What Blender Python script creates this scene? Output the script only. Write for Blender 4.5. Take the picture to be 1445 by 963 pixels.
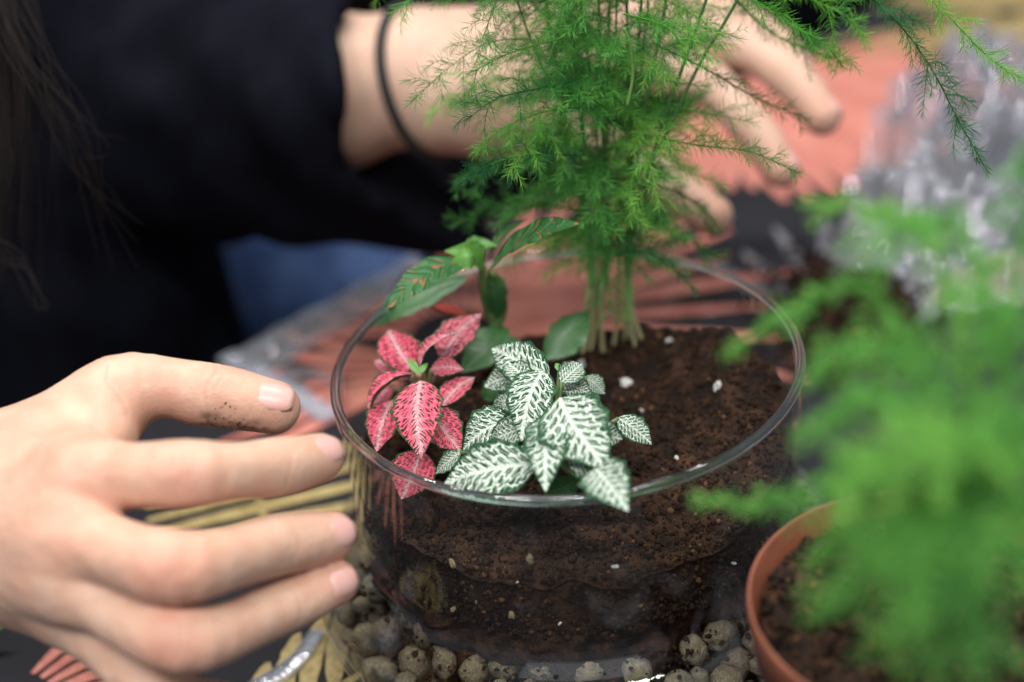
import bpy, bmesh, math, random
import numpy as np
from mathutils import Vector, Matrix, noise
try:
    import openvdb as vdb
except Exception:
    import pyopenvdb as vdb

scene = bpy.context.scene
for o in list(bpy.data.objects):
    bpy.data.objects.remove(o)
COL = scene.collection
rng = np.random.default_rng(11)
random.seed(5)

# ------------------------------------------------------------------ camera
CAM = np.array([-.0162, -.3865, .3358])
EL, ROLL, FOC = math.radians(30.75), math.radians(-6.1), 50.0
FWD = np.array([0, math.cos(EL), -math.sin(EL)])
_r = np.array([1., 0, 0]); _u = np.cross(_r, FWD)
RT = _r*math.cos(ROLL) + _u*math.sin(ROLL)
UP = -_r*math.sin(ROLL) + _u*math.cos(ROLL)
cd = bpy.data.cameras.new('camera'); cam = bpy.data.objects.new('camera', cd); COL.objects.link(cam)
cd.lens = FOC; cd.sensor_width = 36; cd.clip_start = .01; cd.clip_end = 50
cam.matrix_world = Matrix(((RT[0], UP[0], -FWD[0], CAM[0]), (RT[1], UP[1], -FWD[1], CAM[1]),
                           (RT[2], UP[2], -FWD[2], CAM[2]), (0, 0, 0, 1)))
cd.dof.use_dof = True; cd.dof.focus_distance = .430; cd.dof.aperture_fstop = 4.0; cd.dof.aperture_blades = 0
scene.camera = cam

# ------------------------------------------------------------------ room light
w = bpy.data.worlds.new('World'); scene.world = w; w.use_nodes = True
wn = w.node_tree.nodes; wn['Background'].inputs[0].default_value = (.80, .86, 1, 1); wn['Background'].inputs[1].default_value = .24

def area(name, loc, size, sy, power, color, target=(0, .05, .05)):
    l = bpy.data.lights.new(name, 'AREA'); l.shape = 'RECTANGLE'; l.size = size; l.size_y = sy
    l.energy = power; l.color = color
    o = bpy.data.objects.new(name, l); COL.objects.link(o); o.location = loc
    o.rotation_euler = (Vector(target) - Vector(loc)).to_track_quat('-Z', 'Y').to_euler()
WARM = (1, .975, .945)
for lx, ly in ((-.52, -.66), (-.06, -.66), (.38, -.66), (-.52, .34), (-.06, .34), (.38, .34)):
    for dx in (-.09, .09): area('ceiling_lamp', (lx+dx, ly, 1.22), .15, .06, 2.5 if ly > 0 else 3.0, WARM, (lx*.6, ly*.6, 0))
area('window_light', (-.3, -3.0, 2.0), 3.2, 2.0, 15.0, (.86, .93, 1.0))

scene.view_settings.view_transform = 'Standard'; scene.view_settings.look = 'None'
scene.view_settings.exposure = .14; scene.view_settings.gamma = 1
cy = scene.cycles
cy.use_denoising = True; cy.max_bounces = 10; cy.transparent_max_bounces = 24; cy.transmission_bounces = 10
cy.sample_clamp_indirect = 4; cy.blur_glossy = .3

# ------------------------------------------------------------------ helpers
SPX = FOC/36*1445
def ray(px, py):
    return FWD + RT*(px-722.5)/SPX - UP*(py-481.5)/SPX
def az(px, py, z):                      # photo point -> world point on the level z
    d = ray(px, py); return CAM + d*(z-CAM[2])/d[2]
def ay(px, py, y):
    d = ray(px, py); return CAM + d*(y-CAM[1])/d[1]
def ad(px, py, dep):
    return CAM + ray(px, py)*dep

def tag(o, label=None, cat=None, group=None, kind=None):
    if label: o['label'] = label
    if cat: o['category'] = cat
    if group: o['group'] = group
    if kind: o['kind'] = kind
    return o
def empty(name, loc=(0, 0, 0)):
    o = bpy.data.objects.new(name, None); COL.objects.link(o); o.location = loc; o.empty_display_size = .01
    return o
def link(name, me, mat, parent=None, smooth=True):
    if mat is not None and len(me.materials) == 0: me.materials.append(mat)
    if smooth: me.polygons.foreach_set('use_smooth', np.ones(len(me.polygons), bool))
    o = bpy.data.objects.new(name, me); COL.objects.link(o)
    if parent is not None:
        o.parent = parent
        l = Vector((0, 0, 0)); p = parent
        while p is not None: l += p.location; p = p.parent
        o.location = -l
    return o
def mesh(name, V, F):
    me = bpy.data.meshes.new(name)
    V = np.asarray(V, np.float32)
    if isinstance(F, np.ndarray):
        n, k = F.shape
        me.vertices.add(len(V)); me.vertices.foreach_set('co', V.ravel())
        me.loops.add(n*k); me.loops.foreach_set('vertex_index', F.astype(np.int32).ravel())
        me.polygons.add(n); me.polygons.foreach_set('loop_start', np.arange(0, n*k, k, dtype=np.int32))
        me.polygons.foreach_set('loop_total', np.full(n, k, np.int32))
        me.update(calc_edges=True); me.validate()
    else:
        me.from_pydata(V.tolist(), [], [list(f) for f in F]); me.update()
    return me
def vcol(me, C, name='col'):
    a = me.color_attributes.new(name, 'FLOAT_COLOR', 'POINT')
    C = np.asarray(C, np.float32)
    if C.shape[1] == 3: C = np.concatenate([C, np.ones((len(C), 1), np.float32)], 1)
    a.data.foreach_set('color', C.ravel())
def uvlayer(me, UV, name):
    l = me.uv_layers.new(name=name)
    idx = np.empty(len(me.loops), np.int32); me.loops.foreach_get('vertex_index', idx)
    l.data.foreach_set('uv', np.asarray(UV, np.float32)[idx].ravel())
def gridfaces(nu, nv, closed_v=False, off=0):
    i, j = np.meshgrid(np.arange(nu-1), np.arange(nv if closed_v else nv-1), indexing='ij')
    j2 = (j+1) % nv
    return np.stack([i*nv+j, (i+1)*nv+j, (i+1)*nv+j2, i*nv+j2], -1).reshape(-1, 4) + off
def nrm(v):
    v = np.asarray(v, float); return v/(np.linalg.norm(v)+1e-12)
def catmull(P, n):
    P = np.asarray(P, float); m = len(P)
    if m == 2:
        t = np.linspace(0, 1, n)[:, None]; return P[0]*(1-t)+P[1]*t
    Q = np.vstack([2*P[0]-P[1], P, 2*P[-1]-P[-2]])
    t = np.linspace(0, m-1-1e-6, n); k = t.astype(int); f = (t-k)[:, None]
    a, b, c, d = Q[k], Q[k+1], Q[k+2], Q[k+3]
    return .5*((2*b)+(c-a)*f+(2*a-5*b+4*c-d)*f**2+(3*b-a-3*c+d)*f**3)
def tube(P, R, k=8, cap=True):
    P = np.asarray(P, float); n = len(P); R = np.broadcast_to(np.asarray(R, float), (n,))
    T = np.gradient(P, axis=0); T /= np.linalg.norm(T, axis=1)[:, None]+1e-12
    ref = np.array([0, 0, 1.]) if abs(T[0][2]) < .9 else np.array([1., 0, 0])
    N = np.zeros_like(P); N[0] = nrm(np.cross(T[0], ref))
    for i in range(1, n):
        v = N[i-1]-T[i]*(N[i-1]@T[i]); N[i] = nrm(v)
    Bn = np.cross(T, N); a = np.arange(k)*2*np.pi/k
    V = P[:, None]+R[:, None, None]*(np.cos(a)[None, :, None]*N[:, None]+np.sin(a)[None, :, None]*Bn[:, None])
    F = gridfaces(n, k, True).tolist()
    if cap:
        F.append(list(range(k))); F.append(list(range((n-1)*k, n*k))[::-1])
    return V.reshape(-1, 3), F
def lathe(prof, n=96):
    prof = np.asarray(prof, float); a = np.arange(n)*2*np.pi/n
    V = np.stack([prof[:, 0, None]*np.cos(a), prof[:, 0, None]*np.sin(a), np.repeat(prof[:, 1, None], n, 1)], -1)
    return V.reshape(-1, 3), gridfaces(len(prof), n, True)[:, ::-1]
class MB:
    def __init__(s): s.V = []; s.F = []; s.n = 0
    def add(s, V, F):
        V = np.asarray(V, float); s.V.append(V); s.F += [[i+s.n for i in f] for f in F]; s.n += len(V)
    def mesh(s, name): return mesh(name, np.concatenate(s.V), s.F)

# ------------------------------------------------------------------ node materials
class N:
    def __init__(s, name):
        s.m = bpy.data.materials.new(name); s.m.use_nodes = True; s.t = s.m.node_tree
        s.b = s.t.nodes['Principled BSDF']; s.out = s.t.nodes['Material Output']
    def n(s, typ, **kw):
        nd = s.t.nodes.new('ShaderNode'+typ)
        for k, v in kw.items():
            if k in ('ins',):
                for a, b in v.items(): s.put(nd.inputs[a], b)
            else: setattr(nd, k, v)
        return nd
    def put(s, sock, v):
        if isinstance(v, bpy.types.NodeSocket): s.t.links.new(v, sock)
        else: sock.default_value = v
    def math(s, op, a, b=0., c=None, clamp=False):
        nd = s.t.nodes.new('ShaderNodeMath'); nd.operation = op; nd.use_clamp = clamp
        s.put(nd.inputs[0], a); s.put(nd.inputs[1], b)
        if c is not None: s.put(nd.inputs[2], c)
        return nd.outputs[0]
    def mix(s, f, a, b):
        nd = s.t.nodes.new('ShaderNodeMix'); nd.data_type = 'RGBA'
        s.put(nd.inputs[0], f)
        for sock, v in ((nd.inputs[6], a), (nd.inputs[7], b)):
            s.put(sock, v if isinstance(v, bpy.types.NodeSocket) else (*v, 1) if len(v) == 3 else v)
        return nd.outputs[2]
    def noise(s, scale, detail=4, rough=.55, vec=None, dist=0):
        nd = s.n('TexNoise'); nd.inputs['Scale'].default_value = scale; nd.inputs['Detail'].default_value = detail
        nd.inputs['Roughness'].default_value = rough; nd.inputs['Distortion'].default_value = dist
        s.t.links.new(vec if vec is not None else s.obj(), nd.inputs['Vector']); return nd.outputs['Fac']
    def obj(s):
        if not hasattr(s, '_o'): s._o = s.n('TexCoord').outputs['Object']
        return s._o
    def ramp(s, f, lo, hi, smooth=True):
        nd = s.n('MapRange'); nd.interpolation_type = 'SMOOTHSTEP' if smooth else 'LINEAR'
        s.put(nd.inputs[0], f); s.put(nd.inputs[1], lo); s.put(nd.inputs[2], hi); return nd.outputs[0]
    def bump(s, h, strength, dist):
        nd = s.n('Bump'); nd.inputs['Strength'].default_value = strength; nd.inputs['Distance'].default_value = dist
        s.t.links.new(h, nd.inputs['Height']); s.t.links.new(nd.outputs[0], s.b.inputs['Normal'])
    def set(s, **kw):
        for k, v in kw.items():
            sock = s.b.inputs[k.replace('_', ' ')]
            if isinstance(v, tuple) and len(v) == 3 and sock.type == 'RGBA': v = (*v, 1)
            s.put(sock, v)
        return s.m

def simple(name, col, rough=.6, col2=None, nscale=60, bump=0, bscale=300, bd=.0005, **kw):
    m = N(name)
    if col2: m.set(Base_Color=m.mix(m.ramp(m.noise(nscale), .35, .65), col, col2))
    else: m.set(Base_Color=col)
    m.set(Roughness=rough, **kw)
    if bump: m.bump(m.noise(bscale, 6), bump, bd)
    return m.m

def m_cloth():
    m = N('dark printed cloth')
    m.set(Base_Color=m.mix(m.noise(14), (.010, .010, .013), (.024, .024, .030)), Roughness=.6)
    m.set(Specular_IOR_Level=.2)
    m.bump(m.math('ADD', m.noise(1800, 2), m.math('MULTIPLY', m.noise(35, 3), 2.5)), .25, .0006)
    return m.m
def m_print(name, a, b):
    m = N(name)
    mp = m.n('Mapping'); mp.inputs['Scale'].default_value = (1, 1, 1)
    f = m.math('ADD', m.math('MULTIPLY', m.noise(420, 3), .5), m.math('MULTIPLY', m.noise(45, 3), .5))
    m.set(Base_Color=m.mix(m.ramp(f, .36, .62), a, b), Roughness=.55)
    m.bump(m.noise(1800, 2), .2, .0005)
    return m.m
M = {}
M['cloth'] = m_cloth()
M['coral'] = m_print('coral print', (.50, .155, .115), (.66, .255, .195))
M['gold'] = m_print('gold print', (.24, .17, .055), (.42, .33, .14))
M['grey'] = m_print('grey print', (.10, .10, .115), (.21, .21, .235))

def m_soil(name, wet=1.):
    m = N(name)
    f = m.noise(160, 8, .7); g = m.noise(900, 4, .6)
    c = m.mix(m.ramp(f, .38, .68), (.012*wet, .007*wet, .0046*wet), (.078*wet, .034*wet, .016*wet))
    c = m.mix(m.ramp(g, .63, .72), c, (.15*wet, .075*wet, .035*wet))
    m.set(Base_Color=c, Roughness=.85, Specular_IOR_Level=.25)
    m.bump(m.math('ADD', f, m.math('MULTIPLY', g, .6)), .9, .0015)
    return m.m
M['soil'] = m_soil('potting soil', .8)
def m_crumb():
    m = N('soil crumb'); a = m.n('Attribute', attribute_name='col')
    m.set(Base_Color=a.outputs['Color'], Roughness=.9, Specular_IOR_Level=.2); m.bump(m.noise(1500, 4), .8, .0008)
    return m.m
M['crumb'] = m_crumb()

def m_pebble():
    m = N('clay pebble'); oi = m.n('ObjectInfo')
    v = m.n('VectorMath', operation='ADD'); m.put(v.inputs[0], m.obj()); 
    cmb = m.n('CombineXYZ'); m.put(cmb.inputs[0], m.math('MULTIPLY', oi.outputs['Random'], 9.)); m.put(v.inputs[1], cmb.outputs[0])
    vec = v.outputs[0]
    f = m.noise(2.2, 6, .65, vec); g = m.noise(7., 4, .6, vec)
    base = m.mix(oi.outputs['Random'], (.20, .155, .095), (.33, .275, .19))
    c = m.mix(m.ramp(f, .35, .6), m.mix(.5, base, (.05, .037, .022)), base)
    c = m.mix(m.ramp(g, .56, .68), c, (.42, .37, .25)); c = m.mix(m.math('MULTIPLY', m.ramp(f, .60, .75), .35), c, (.07, .045, .028))
    m.set(Base_Color=c, Roughness=.9, Specular_IOR_Level=.2); m.bump(m.math('ADD', f, g), .9, .0010)
    return m.m
M['pebble'] = m_pebble()
M['perlite'] = simple('perlite', (.55, .54, .51), .8, (.78, .78, .76), 2, .8, 5, .0004)
M['bit'] = simple('tan grit', (.20, .155, .085), .85, (.32, .26, .16), 2, .8, 5, .0004)

def glass_thin(name, tint, smudge, ior=1.45):
    m = N(name); t = m.t; t.nodes.remove(m.b)
    geo = m.n('NewGeometry')
    # same Fresnel curve on both faces of the shell
    i = m.math('ADD', ior, m.math('MULTIPLY', geo.outputs['Backfacing'], 1/ior-ior))
    fr = m.n('Fresnel'); m.put(fr.inputs['IOR'], i)
    tr = m.n('BsdfTransparent'); tr.inputs[0].default_value = (*tint, 1)
    gl = m.n('BsdfGlossy'); gl.inputs['Roughness'].default_value = .015; gl.inputs[0].default_value = (1, 1, 1, 1)
    mx = m.n('MixShader'); m.put(mx.inputs[0], fr.outputs[0]); m.put(mx.inputs[1], tr.outputs[0]); m.put(mx.inputs[2], gl.outputs[0])
    df = m.n('BsdfDiffuse'); df.inputs[0].default_value = (.62, .62, .64, 1)
    mp = m.n('Mapping'); mp.inputs['Scale'].default_value = (1, 1, .5); m.put(mp.inputs[0], m.obj())
    s1 = m.ramp(m.noise(34, 5, .6, mp.outputs[0], 2.2), .54, .80); s2 = m.ramp(m.noise(520, 3, .6), .68, .80)
    k = m.math('MULTIPLY', m.math('ADD', s1, m.math('MULTIPLY', s2, .6)), smudge)
    m2 = m.n('MixShader'); m.put(m2.inputs[0], k); m.put(m2.inputs[1], mx.outputs[0]); m.put(m2.inputs[2], df.outputs[0])
    m.put(m.out.inputs['Surface'], m2.outputs[0]); return m.m
M['glass'] = glass_thin('clear glass wall', (.975, .985, .98), .085)
m = N('thick glass rim'); M['rim'] = m.set(Base_Color=(.86, .95, .92), Roughness=.0, IOR=1.6, Transmission_Weight=1.)

def m_plastic(name, milk, tint=(.97, .97, .98)):
    m = N(name); t = m.t; t.nodes.remove(m.b)
    lw = m.n('LayerWeight'); lw.inputs[0].default_value = .35
    tr = m.n('BsdfTransparent'); tr.inputs[0].default_value = (*tint, 1)
    gl = m.n('BsdfGlossy'); gl.inputs['Roughness'].default_value = .07; gl.inputs[0].default_value = (.9, .92, 1, 1)
    df = m.n('BsdfDiffuse'); df.inputs[0].default_value = (.75, .77, .82, 1)
    a = m.n('MixShader'); m.put(a.inputs[0], m.math('ADD', m.math('MULTIPLY', lw.outputs['Fresnel'], .8), .09)); m.put(a.inputs[1], tr.outputs[0]); m.put(a.inputs[2], gl.outputs[0])
    b = m.n('MixShader'); m.put(b.inputs[0], m.math('ADD', m.math('MULTIPLY', lw.outputs['Facing'], milk*1.5), milk)); m.put(b.inputs[1], a.outputs[0]); m.put(b.inputs[2], df.outputs[0])
    bp = m.n('Bump'); bp.inputs['Strength'].default_value = .5; bp.inputs['Distance'].default_value = .002; m.put(bp.inputs['Height'], m.noise(90, 5, .6, None, 1.5))
    m.put(gl.inputs['Normal'], bp.outputs[0]); m.put(m.out.inputs['Surface'], b.outputs[0]); return m.m
M['plastic'] = m_plastic('clear plastic film', .13)
M['stick'] = m_plastic('clear plastic strip', .13)

def m_skin():
    m = N('skin'); a = m.n('Attribute', attribute_name='col')
    f = m.noise(70, 4, .6); g = m.noise(1300, 3, .5)
    c = m.mix(m.math('MULTIPLY', m.ramp(f, .4, .7), .30), a.outputs['Color'], (.52, .26, .19))
    m.set(Base_Color=c, Roughness=.52, Subsurface_Weight=.22, Subsurface_Scale=.004, Specular_IOR_Level=.35)
    m.b.inputs['Subsurface Radius'].default_value = (1, .35, .2)
    vw = m.n('TexVoronoi'); vw.inputs['Scale'].default_value = 900; m.put(vw.inputs['Vector'], m.obj())
    m.bump(m.math('ADD', g, m.math('MULTIPLY', vw.outputs['Distance'], .5)), .22, .0006); return m.m
M['skin'] = m_skin()
M['nail'] = simple('nail', (.69, .385, .335), .36, (.71, .42, .37), 120)
M['jacket'] = simple('black knit', (.0045, .0048, .0078), .95, (.0072, .0080, .0128), 30, .5, 900, .001, Specular_IOR_Level=.04)
M['jeans'] = simple('blue denim', (.035, .065, .17), .9, (.075, .13, .28), 35, .4, 1200, .0006, Specular_IOR_Level=.2)
M['hair'] = simple('dark brown hair', (.006, .0032, .002), .55, (.016, .008, .0045), 90, Specular_IOR_Level=.25)
M['band'] = simple('black elastic', (.008, .009, .009), .7, (.015, .016, .016), 800, .5, 1500, .0004)
M['terracotta'] = simple('terracotta plastic', (.20, .060, .030), .55, (.26, .085, .042), 30, .15, 300, .0005)
M['floor'] = simple('dark floor', (.006, .006, .007), .9, (.010, .010, .011), 4, Specular_IOR_Level=0.)

def m_leaf(kind):
    m = N('fittonia leaf '+kind)
    uv = m.n('UVMap', uv_map='leaf').outputs[0]; ed = m.n('UVMap', uv_map='edge').outputs[0]
    oi = m.n('ObjectInfo').outputs['Random']
    sp = m.n('SeparateXYZ'); m.put(sp.inputs[0], uv); x, y = sp.outputs[0], sp.outputs[1]
    se = m.n('SeparateXYZ'); m.put(se.inputs[0], ed); u, v = se.outputs[0], se.outputs[1]
    ay_ = m.math('ABSOLUTE', y); mrg = m.math('ABSOLUTE', v)
    nz = m.n('TexNoise'); nz.inputs['Scale'].default_value = 14; nz.inputs['Detail'].default_value = 2; m.put(nz.inputs['Vector'], uv)
    w1 = m.math('MULTIPLY', m.math('SUBTRACT', nz.outputs['Fac'], .5), .07)
    q = m.math('SUBTRACT', x, m.math('SUBTRACT', m.math('MULTIPLY', ay_, 1.15), m.math('MULTIPLY', m.math('MULTIPLY', ay_, ay_), 1.1))); q = m.math('ADD', q, w1)
    q = m.math('ADD', q, m.math('MULTIPLY', m.math('GREATER_THAN', y, 0), .033))
    f1, f2 = {'white': (22, 9.), 'pink': (21, 10.), 'green': (8, 3.5)}[kind]
    cb = m.n('CombineXYZ'); m.put(cb.inputs[0], m.math('ADD', m.math('MULTIPLY', q, f1), m.math('MULTIPLY', oi, 37.)))
    m.put(cb.inputs[1], m.math('ADD', m.math('MULTIPLY', ay_, f2), m.math('MULTIPLY', m.math('GREATER_THAN', y, 0), 9.)))
    vo = m.n('TexVoronoi', feature='DISTANCE_TO_EDGE', voronoi_dimensions='2D'); vo.inputs['Scale'].default_value = 1; m.put(vo.inputs['Vector'], cb.outputs[0])
    vo.inputs['Randomness'].default_value = .85
    d = vo.outputs['Distance']
    mid = m.ramp(ay_, .030, .012)
    if kind == 'white':
        thr = m.math('SUBTRACT', .095, m.math('MULTIPLY', mrg, .03))
        edge = m.ramp(m.math('ADD', mrg, m.math('MULTIPLY', m.math('SUBTRACT', nz.outputs['Fac'], .5), .25)), .92, .78)
        veinc, cell, rim = (.68, .78, .66), (.018, .082, .034), (.020, .090, .034)
    elif kind == 'pink':
        thr = m.math('SUBTRACT', .32, m.math('MULTIPLY', mrg, .11))
        edge = m.ramp(m.math('ADD', mrg, m.math('MULTIPLY', m.math('SUBTRACT', nz.outputs['Fac'], .5), .2)), .95, .84)
        veinc, cell, rim = m.mix(m.ramp(ay_, .0, .10), (.82, .40, .43), m.mix(oi, (.76, .090, .16), (.80, .19, .25))), (.030, .04, .018), (.028, .08, .026)
    else:
        thr = m.math('SUBTRACT', .055, m.math('MULTIPLY', mrg, .03)); edge = m.ramp(mrg, .99, .9)
        veinc, cell, rim = m.mix(m.ramp(m.noise(9, 2, .5, uv), .48, .60), (.03, .13, .035), (.50, .07, .04)), m.mix(m.noise(6, 3, .5, uv), (.018, .085, .022), (.045, .16, .045)), (.02, .08, .02)
    vein = m.math('SUBTRACT', 1., m.ramp(d, m.math('SUBTRACT', thr, .045), m.math('ADD', thr, .045)))
    if kind == 'white':       # broad side veins that taper to the margin, fine net between them
        dv = m.math('ABSOLUTE', m.math('SUBTRACT', m.math('FRACT', m.math('ADD', m.math('MULTIPLY', q, m.math('ADD', 8.6, m.math('MULTIPLY', oi, 2.2))), oi)), .5))
        wv = m.math('SUBTRACT', .235, m.math('MULTIPLY', mrg, .20))
        wv = m.math('ADD', wv, m.math('MULTIPLY', m.math('SUBTRACT', m.noise(38, 2, .5, uv), .5), .22))
        prim = m.math('SUBTRACT', 1., m.ramp(dv, m.math('SUBTRACT', wv, .05), m.math('ADD', wv, .05)))
        vein = m.math('MAXIMUM', prim, vein)
    vein = m.math('MULTIPLY', m.math('MAXIMUM', vein, m.math('MULTIPLY', mid, .0 if kind == 'green' else 1.)), edge)
    c = m.mix(vein, m.mix(edge, rim, cell), veinc)
    geo = m.n('NewGeometry')
    back = m.mix(m.math('MULTIPLY', vein, .35), (.10, .20, .08), (.45, .45, .34) if kind == 'white' else (.35, .20, .15) if kind == 'pink' else (.12, .24, .1))
    c = m.mix(geo.outputs['Backfacing'], c, back)
    m.set(Base_Color=c, Roughness=.42, Specular_IOR_Level=.4, Subsurface_Weight=.08, Subsurface_Scale=.002)
    bigv = m.math('SUBTRACT', 1., m.ramp(d, 0., .45))
    m.bump(m.math('SUBTRACT', m.math('MULTIPLY', m.noise(60, 2, .5, uv), .3), bigv), .65, .0014)
    return m.m
for k in ('white', 'pink', 'green'): M['leaf_'+k] = m_leaf(k)
def m_plain(name, a, b):
    m = N(name); uv = m.n('UVMap', uv_map='leaf').outputs[0]
    sp = m.n('SeparateXYZ'); m.put(sp.inputs[0], uv); ay_ = m.math('ABSOLUTE', sp.outputs[1])
    q = m.math('SUBTRACT', sp.outputs[0], m.math('MULTIPLY', ay_, .8))
    st = m.math('ABSOLUTE', m.math('SINE', m.math('MULTIPLY', q, 26.)))
    vein = m.math('MAXIMUM', m.ramp(st, .16, .03), m.ramp(ay_, .02, .006))
    c = m.mix(m.math('MULTIPLY', vein, .45), m.mix(m.noise(7, 3, .5, uv), a, b), (b[0]*1.9, b[1]*1.5, b[2]*1.8))
    m.set(Base_Color=c, Roughness=.4, Subsurface_Weight=.08, Subsurface_Scale=.002)
    m.bump(m.math('SUBTRACT', 1., vein), .4, .0008); return m.m
M['leaf_plain'] = m_plain('plain green leaf', (.022, .085, .022), (.050, .150, .040))
M['leaf_lime'] = m_plain('young lime leaf', (.07, .21, .035), (.13, .32, .06))
M['leaf_red'] = m_plain('red leaf', (.42, .06, .04), (.55, .10, .07))
M['stem'] = simple('plant stem', (.06, .13, .03), .5, (.13, .20, .06), 120)
M['stem_pale'] = simple('pink plant stem', (.24, .22, .09), .5, (.36, .20, .15), 120)
def m_fern(name):
    m = N(name); a = m.n('Attribute', attribute_name='col')
    m.set(Base_Color=a.outputs['Color'], Roughness=.5, Specular_IOR_Level=.3, Transmission_Weight=0.)
    # thin needles let some light through
    tl = m.n('BsdfTranslucent'); m.put(tl.inputs[0], a.outputs['Color'])
    mx = m.n('MixShader'); mx.inputs[0].default_value = .42; m.put(mx.inputs[1], m.b.outputs[0]); m.put(mx.inputs[2], tl.outputs[0])
    m.put(m.out.inputs['Surface'], mx.outputs[0]); return m.m
M['fern'] = m_fern('fern needles')
m = N('fern stem'); a_ = m.n('Attribute', attribute_name='col'); M['fernstem'] = m.set(Base_Color=a_.outputs['Color'], Roughness=.45)

# ================================================================== SETTING
E0 = np.array([-.071, .266]); ED = nrm([.715, .699]); EN = np.array([ED[1], -ED[0]])    # table edge line, inward normal
def tbl(t, s): return E0 + ED*t + EN*s
me = mesh('floor', [(-3, -3, -.76), (3, -3, -.76), (3, 4, -.76), (-3, 4, -.76)], [(0, 1, 2, 3)])
tag(link('floor', me, M['floor'], smooth=False), kind='structure')
c4 = [tbl(-.55, .012), tbl(.95, .012), tbl(.95, .95), tbl(-.55, .95)]
V = [(*p, -.03) for p in c4]+[(*p, -.003) for p in c4]
me = mesh('table', V, [(3, 2, 1, 0), (4, 5, 6, 7), (0, 1, 5, 4), (1, 2, 6, 5), (2, 3, 7, 6), (3, 0, 4, 7)])
tag(link('table', me, simple('table board', (.2, .2, .2), .5), smooth=False), kind='structure')
# cloth: flat top that folds down over the near-person edge
ss = np.r_[-.002 + np.zeros(5), np.linspace(0, .006, 5), np.linspace(.02, .96, 48)]
zz = np.r_[np.linspace(-.16, -.012, 5), -.006*(1-np.sin(np.linspace(.0, np.pi/2, 5))), np.zeros(48)]
tt = np.linspace(-.56, .96, 76)
V = np.array([[*tbl(t, s + (.004*math.sin(t*40)*max(0, -z-.02)*8)), z] for s, z in zip(ss, zz) for t in tt])
cloth = link('tablecloth', mesh('tablecloth', V, gridfaces(len(ss), len(tt))), M['cloth'])
tag(cloth, 'dark cloth printed with coral and gold palm leaves covering the table', 'tablecloth')

def strokes(specs, mat, z=.0006):
    """flat printed brush strokes: (x0,y0,x1,y1,width,bend)"""
    b = MB()
    for (x0, y0, x1, y1, wd, bend) in specs:
        p0, p1 = np.array([x0, y0]), np.array([x1, y1]); d = p1-p0; L = np.linalg.norm(d); d /= L; n = np.array([-d[1], d[0]])
        k = 14; t = np.linspace(0, 1, k); ce = p0 + np.outer(t*L, d) + np.outer(4*bend*L*t*(1-t), n)
        wv = wd/2*(np.sin(np.pi*np.clip(t*.93+.05, 0, 1))**.55)*(1+rng.normal(0, .05, k))
        A, Bq = ce+wv[:, None]*n, ce-wv[:, None]*n
        for Q in (A, Bq): Q += np.maximum(0, .008-(Q-E0)@EN)[:, None]*EN      # the print ends at the hem
        zc = z + rng.uniform(0, .00025)
        V = np.concatenate([np.c_[A, np.full(k, zc)], np.c_[Bq, np.full(k, zc)]])
        b.add(V, [(i+k, i+1+k, i+1, i) for i in range(k-1)])
    link('leaf_print', b.mesh('leaf_print'), M[mat], cloth, False)
def fan(px, py, a0, a1, n, r0, r1, wd, mat, bend=.02, jit=.12):
    c = az(px, py, 0)[:2]; out = []
    for i in range(n):
        a = math.radians(a0 + (a1-a0)*i/(n-1)); r = r1*(1+rng.uniform(-jit, jit))
        out.append((c[0]+r0*math.cos(a), c[1]+r0*math.sin(a), c[0]+r*math.cos(a), c[1]+r*math.sin(a), wd*(1+rng.uniform(-.15, .15)), bend*rng.uniform(-1, 1)))
    strokes(out, mat)
def feather(p0, p1, n, ln, wd, mat, ang=35, side=(1, -1)):
    """printed leaf: midrib with slanted strokes; p0, p1 photo points on the cloth"""
    a, b_ = az(*p0, 0)[:2], az(*p1, 0)[:2]; d = nrm(b_-a); L = np.linalg.norm(b_-a); out = [(*a, *b_, wd*.35, 0)]
    for i in range(n):
        for s in side:
            t = (i+.5)/n; c = a+d*L*t; th = math.radians(ang)*s
            dd = np.array([d[0]*math.cos(th)-d[1]*math.sin(th), d[0]*math.sin(th)+d[1]*math.cos(th)])
            l = ln*(.45+.55*math.sin(math.pi*(.12+.8*t)))
            out.append((*(c+dd*.002), *(c+dd*l), wd*(1+rng.uniform(-.1, .1)), .03*s))
    strokes(out, mat)
fan(1000, 128, -100, 22, 27, .004, .165, .0170, 'coral', .02, .1)
fan(1010, 140, -170, -105, 9, .004, .12, .010, 'coral')
fan(640, 470, 10, 70, 8, .02, .15, .010, 'coral')
fan(640, 470, 80, 170, 8, .02, .11, .008, 'coral')
fan(650, 455, -75, 5, 8, .02, .17, .010, 'coral')
fan(620, 520, 150, 215, 7, .02, .10, .007, 'coral')
# striped gold leaf under the near hand
o_ = []
for i, off in enumerate((-.0300, -.0165, -.0035, .0095, .0225)):
    a, b_ = az(210, 752, 0)[:2], az(560, 665, 0)[:2]; d = nrm(b_-a); n_ = np.array([-d[1], d[0]])
    o_.append((*(a+n_*off*.75), *(b_+n_*off*1.1), .0072, .01))
a, b_ = az(362, 690, 0)[:2], az(382, 765, 0)[:2]; o_.append((*a, *b_, .003, 0))
strokes(o_, 'gold')
feather((330, 1060), (600, 900), 7, .048, .0085, 'gold', 50)
fan(-10, 1010, 12, 62, 5, .02, .075, .0065, 'coral', .02)
fan(1420, 20, -170, -30, 12, .01, .13, .012, 'gold')
fan(1420, 20, 10, 150, 9, .01, .12, .013, 'gold')
feather((1300, 430), (1500, 380), 6, .05, .008, 'gold', 30)
fan(1180, 470, 10, 120, 9, .01, .10, .009, 'grey')
fan(390, 520, 150, 330, 7, .005, .04, .006, 'grey')

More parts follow.
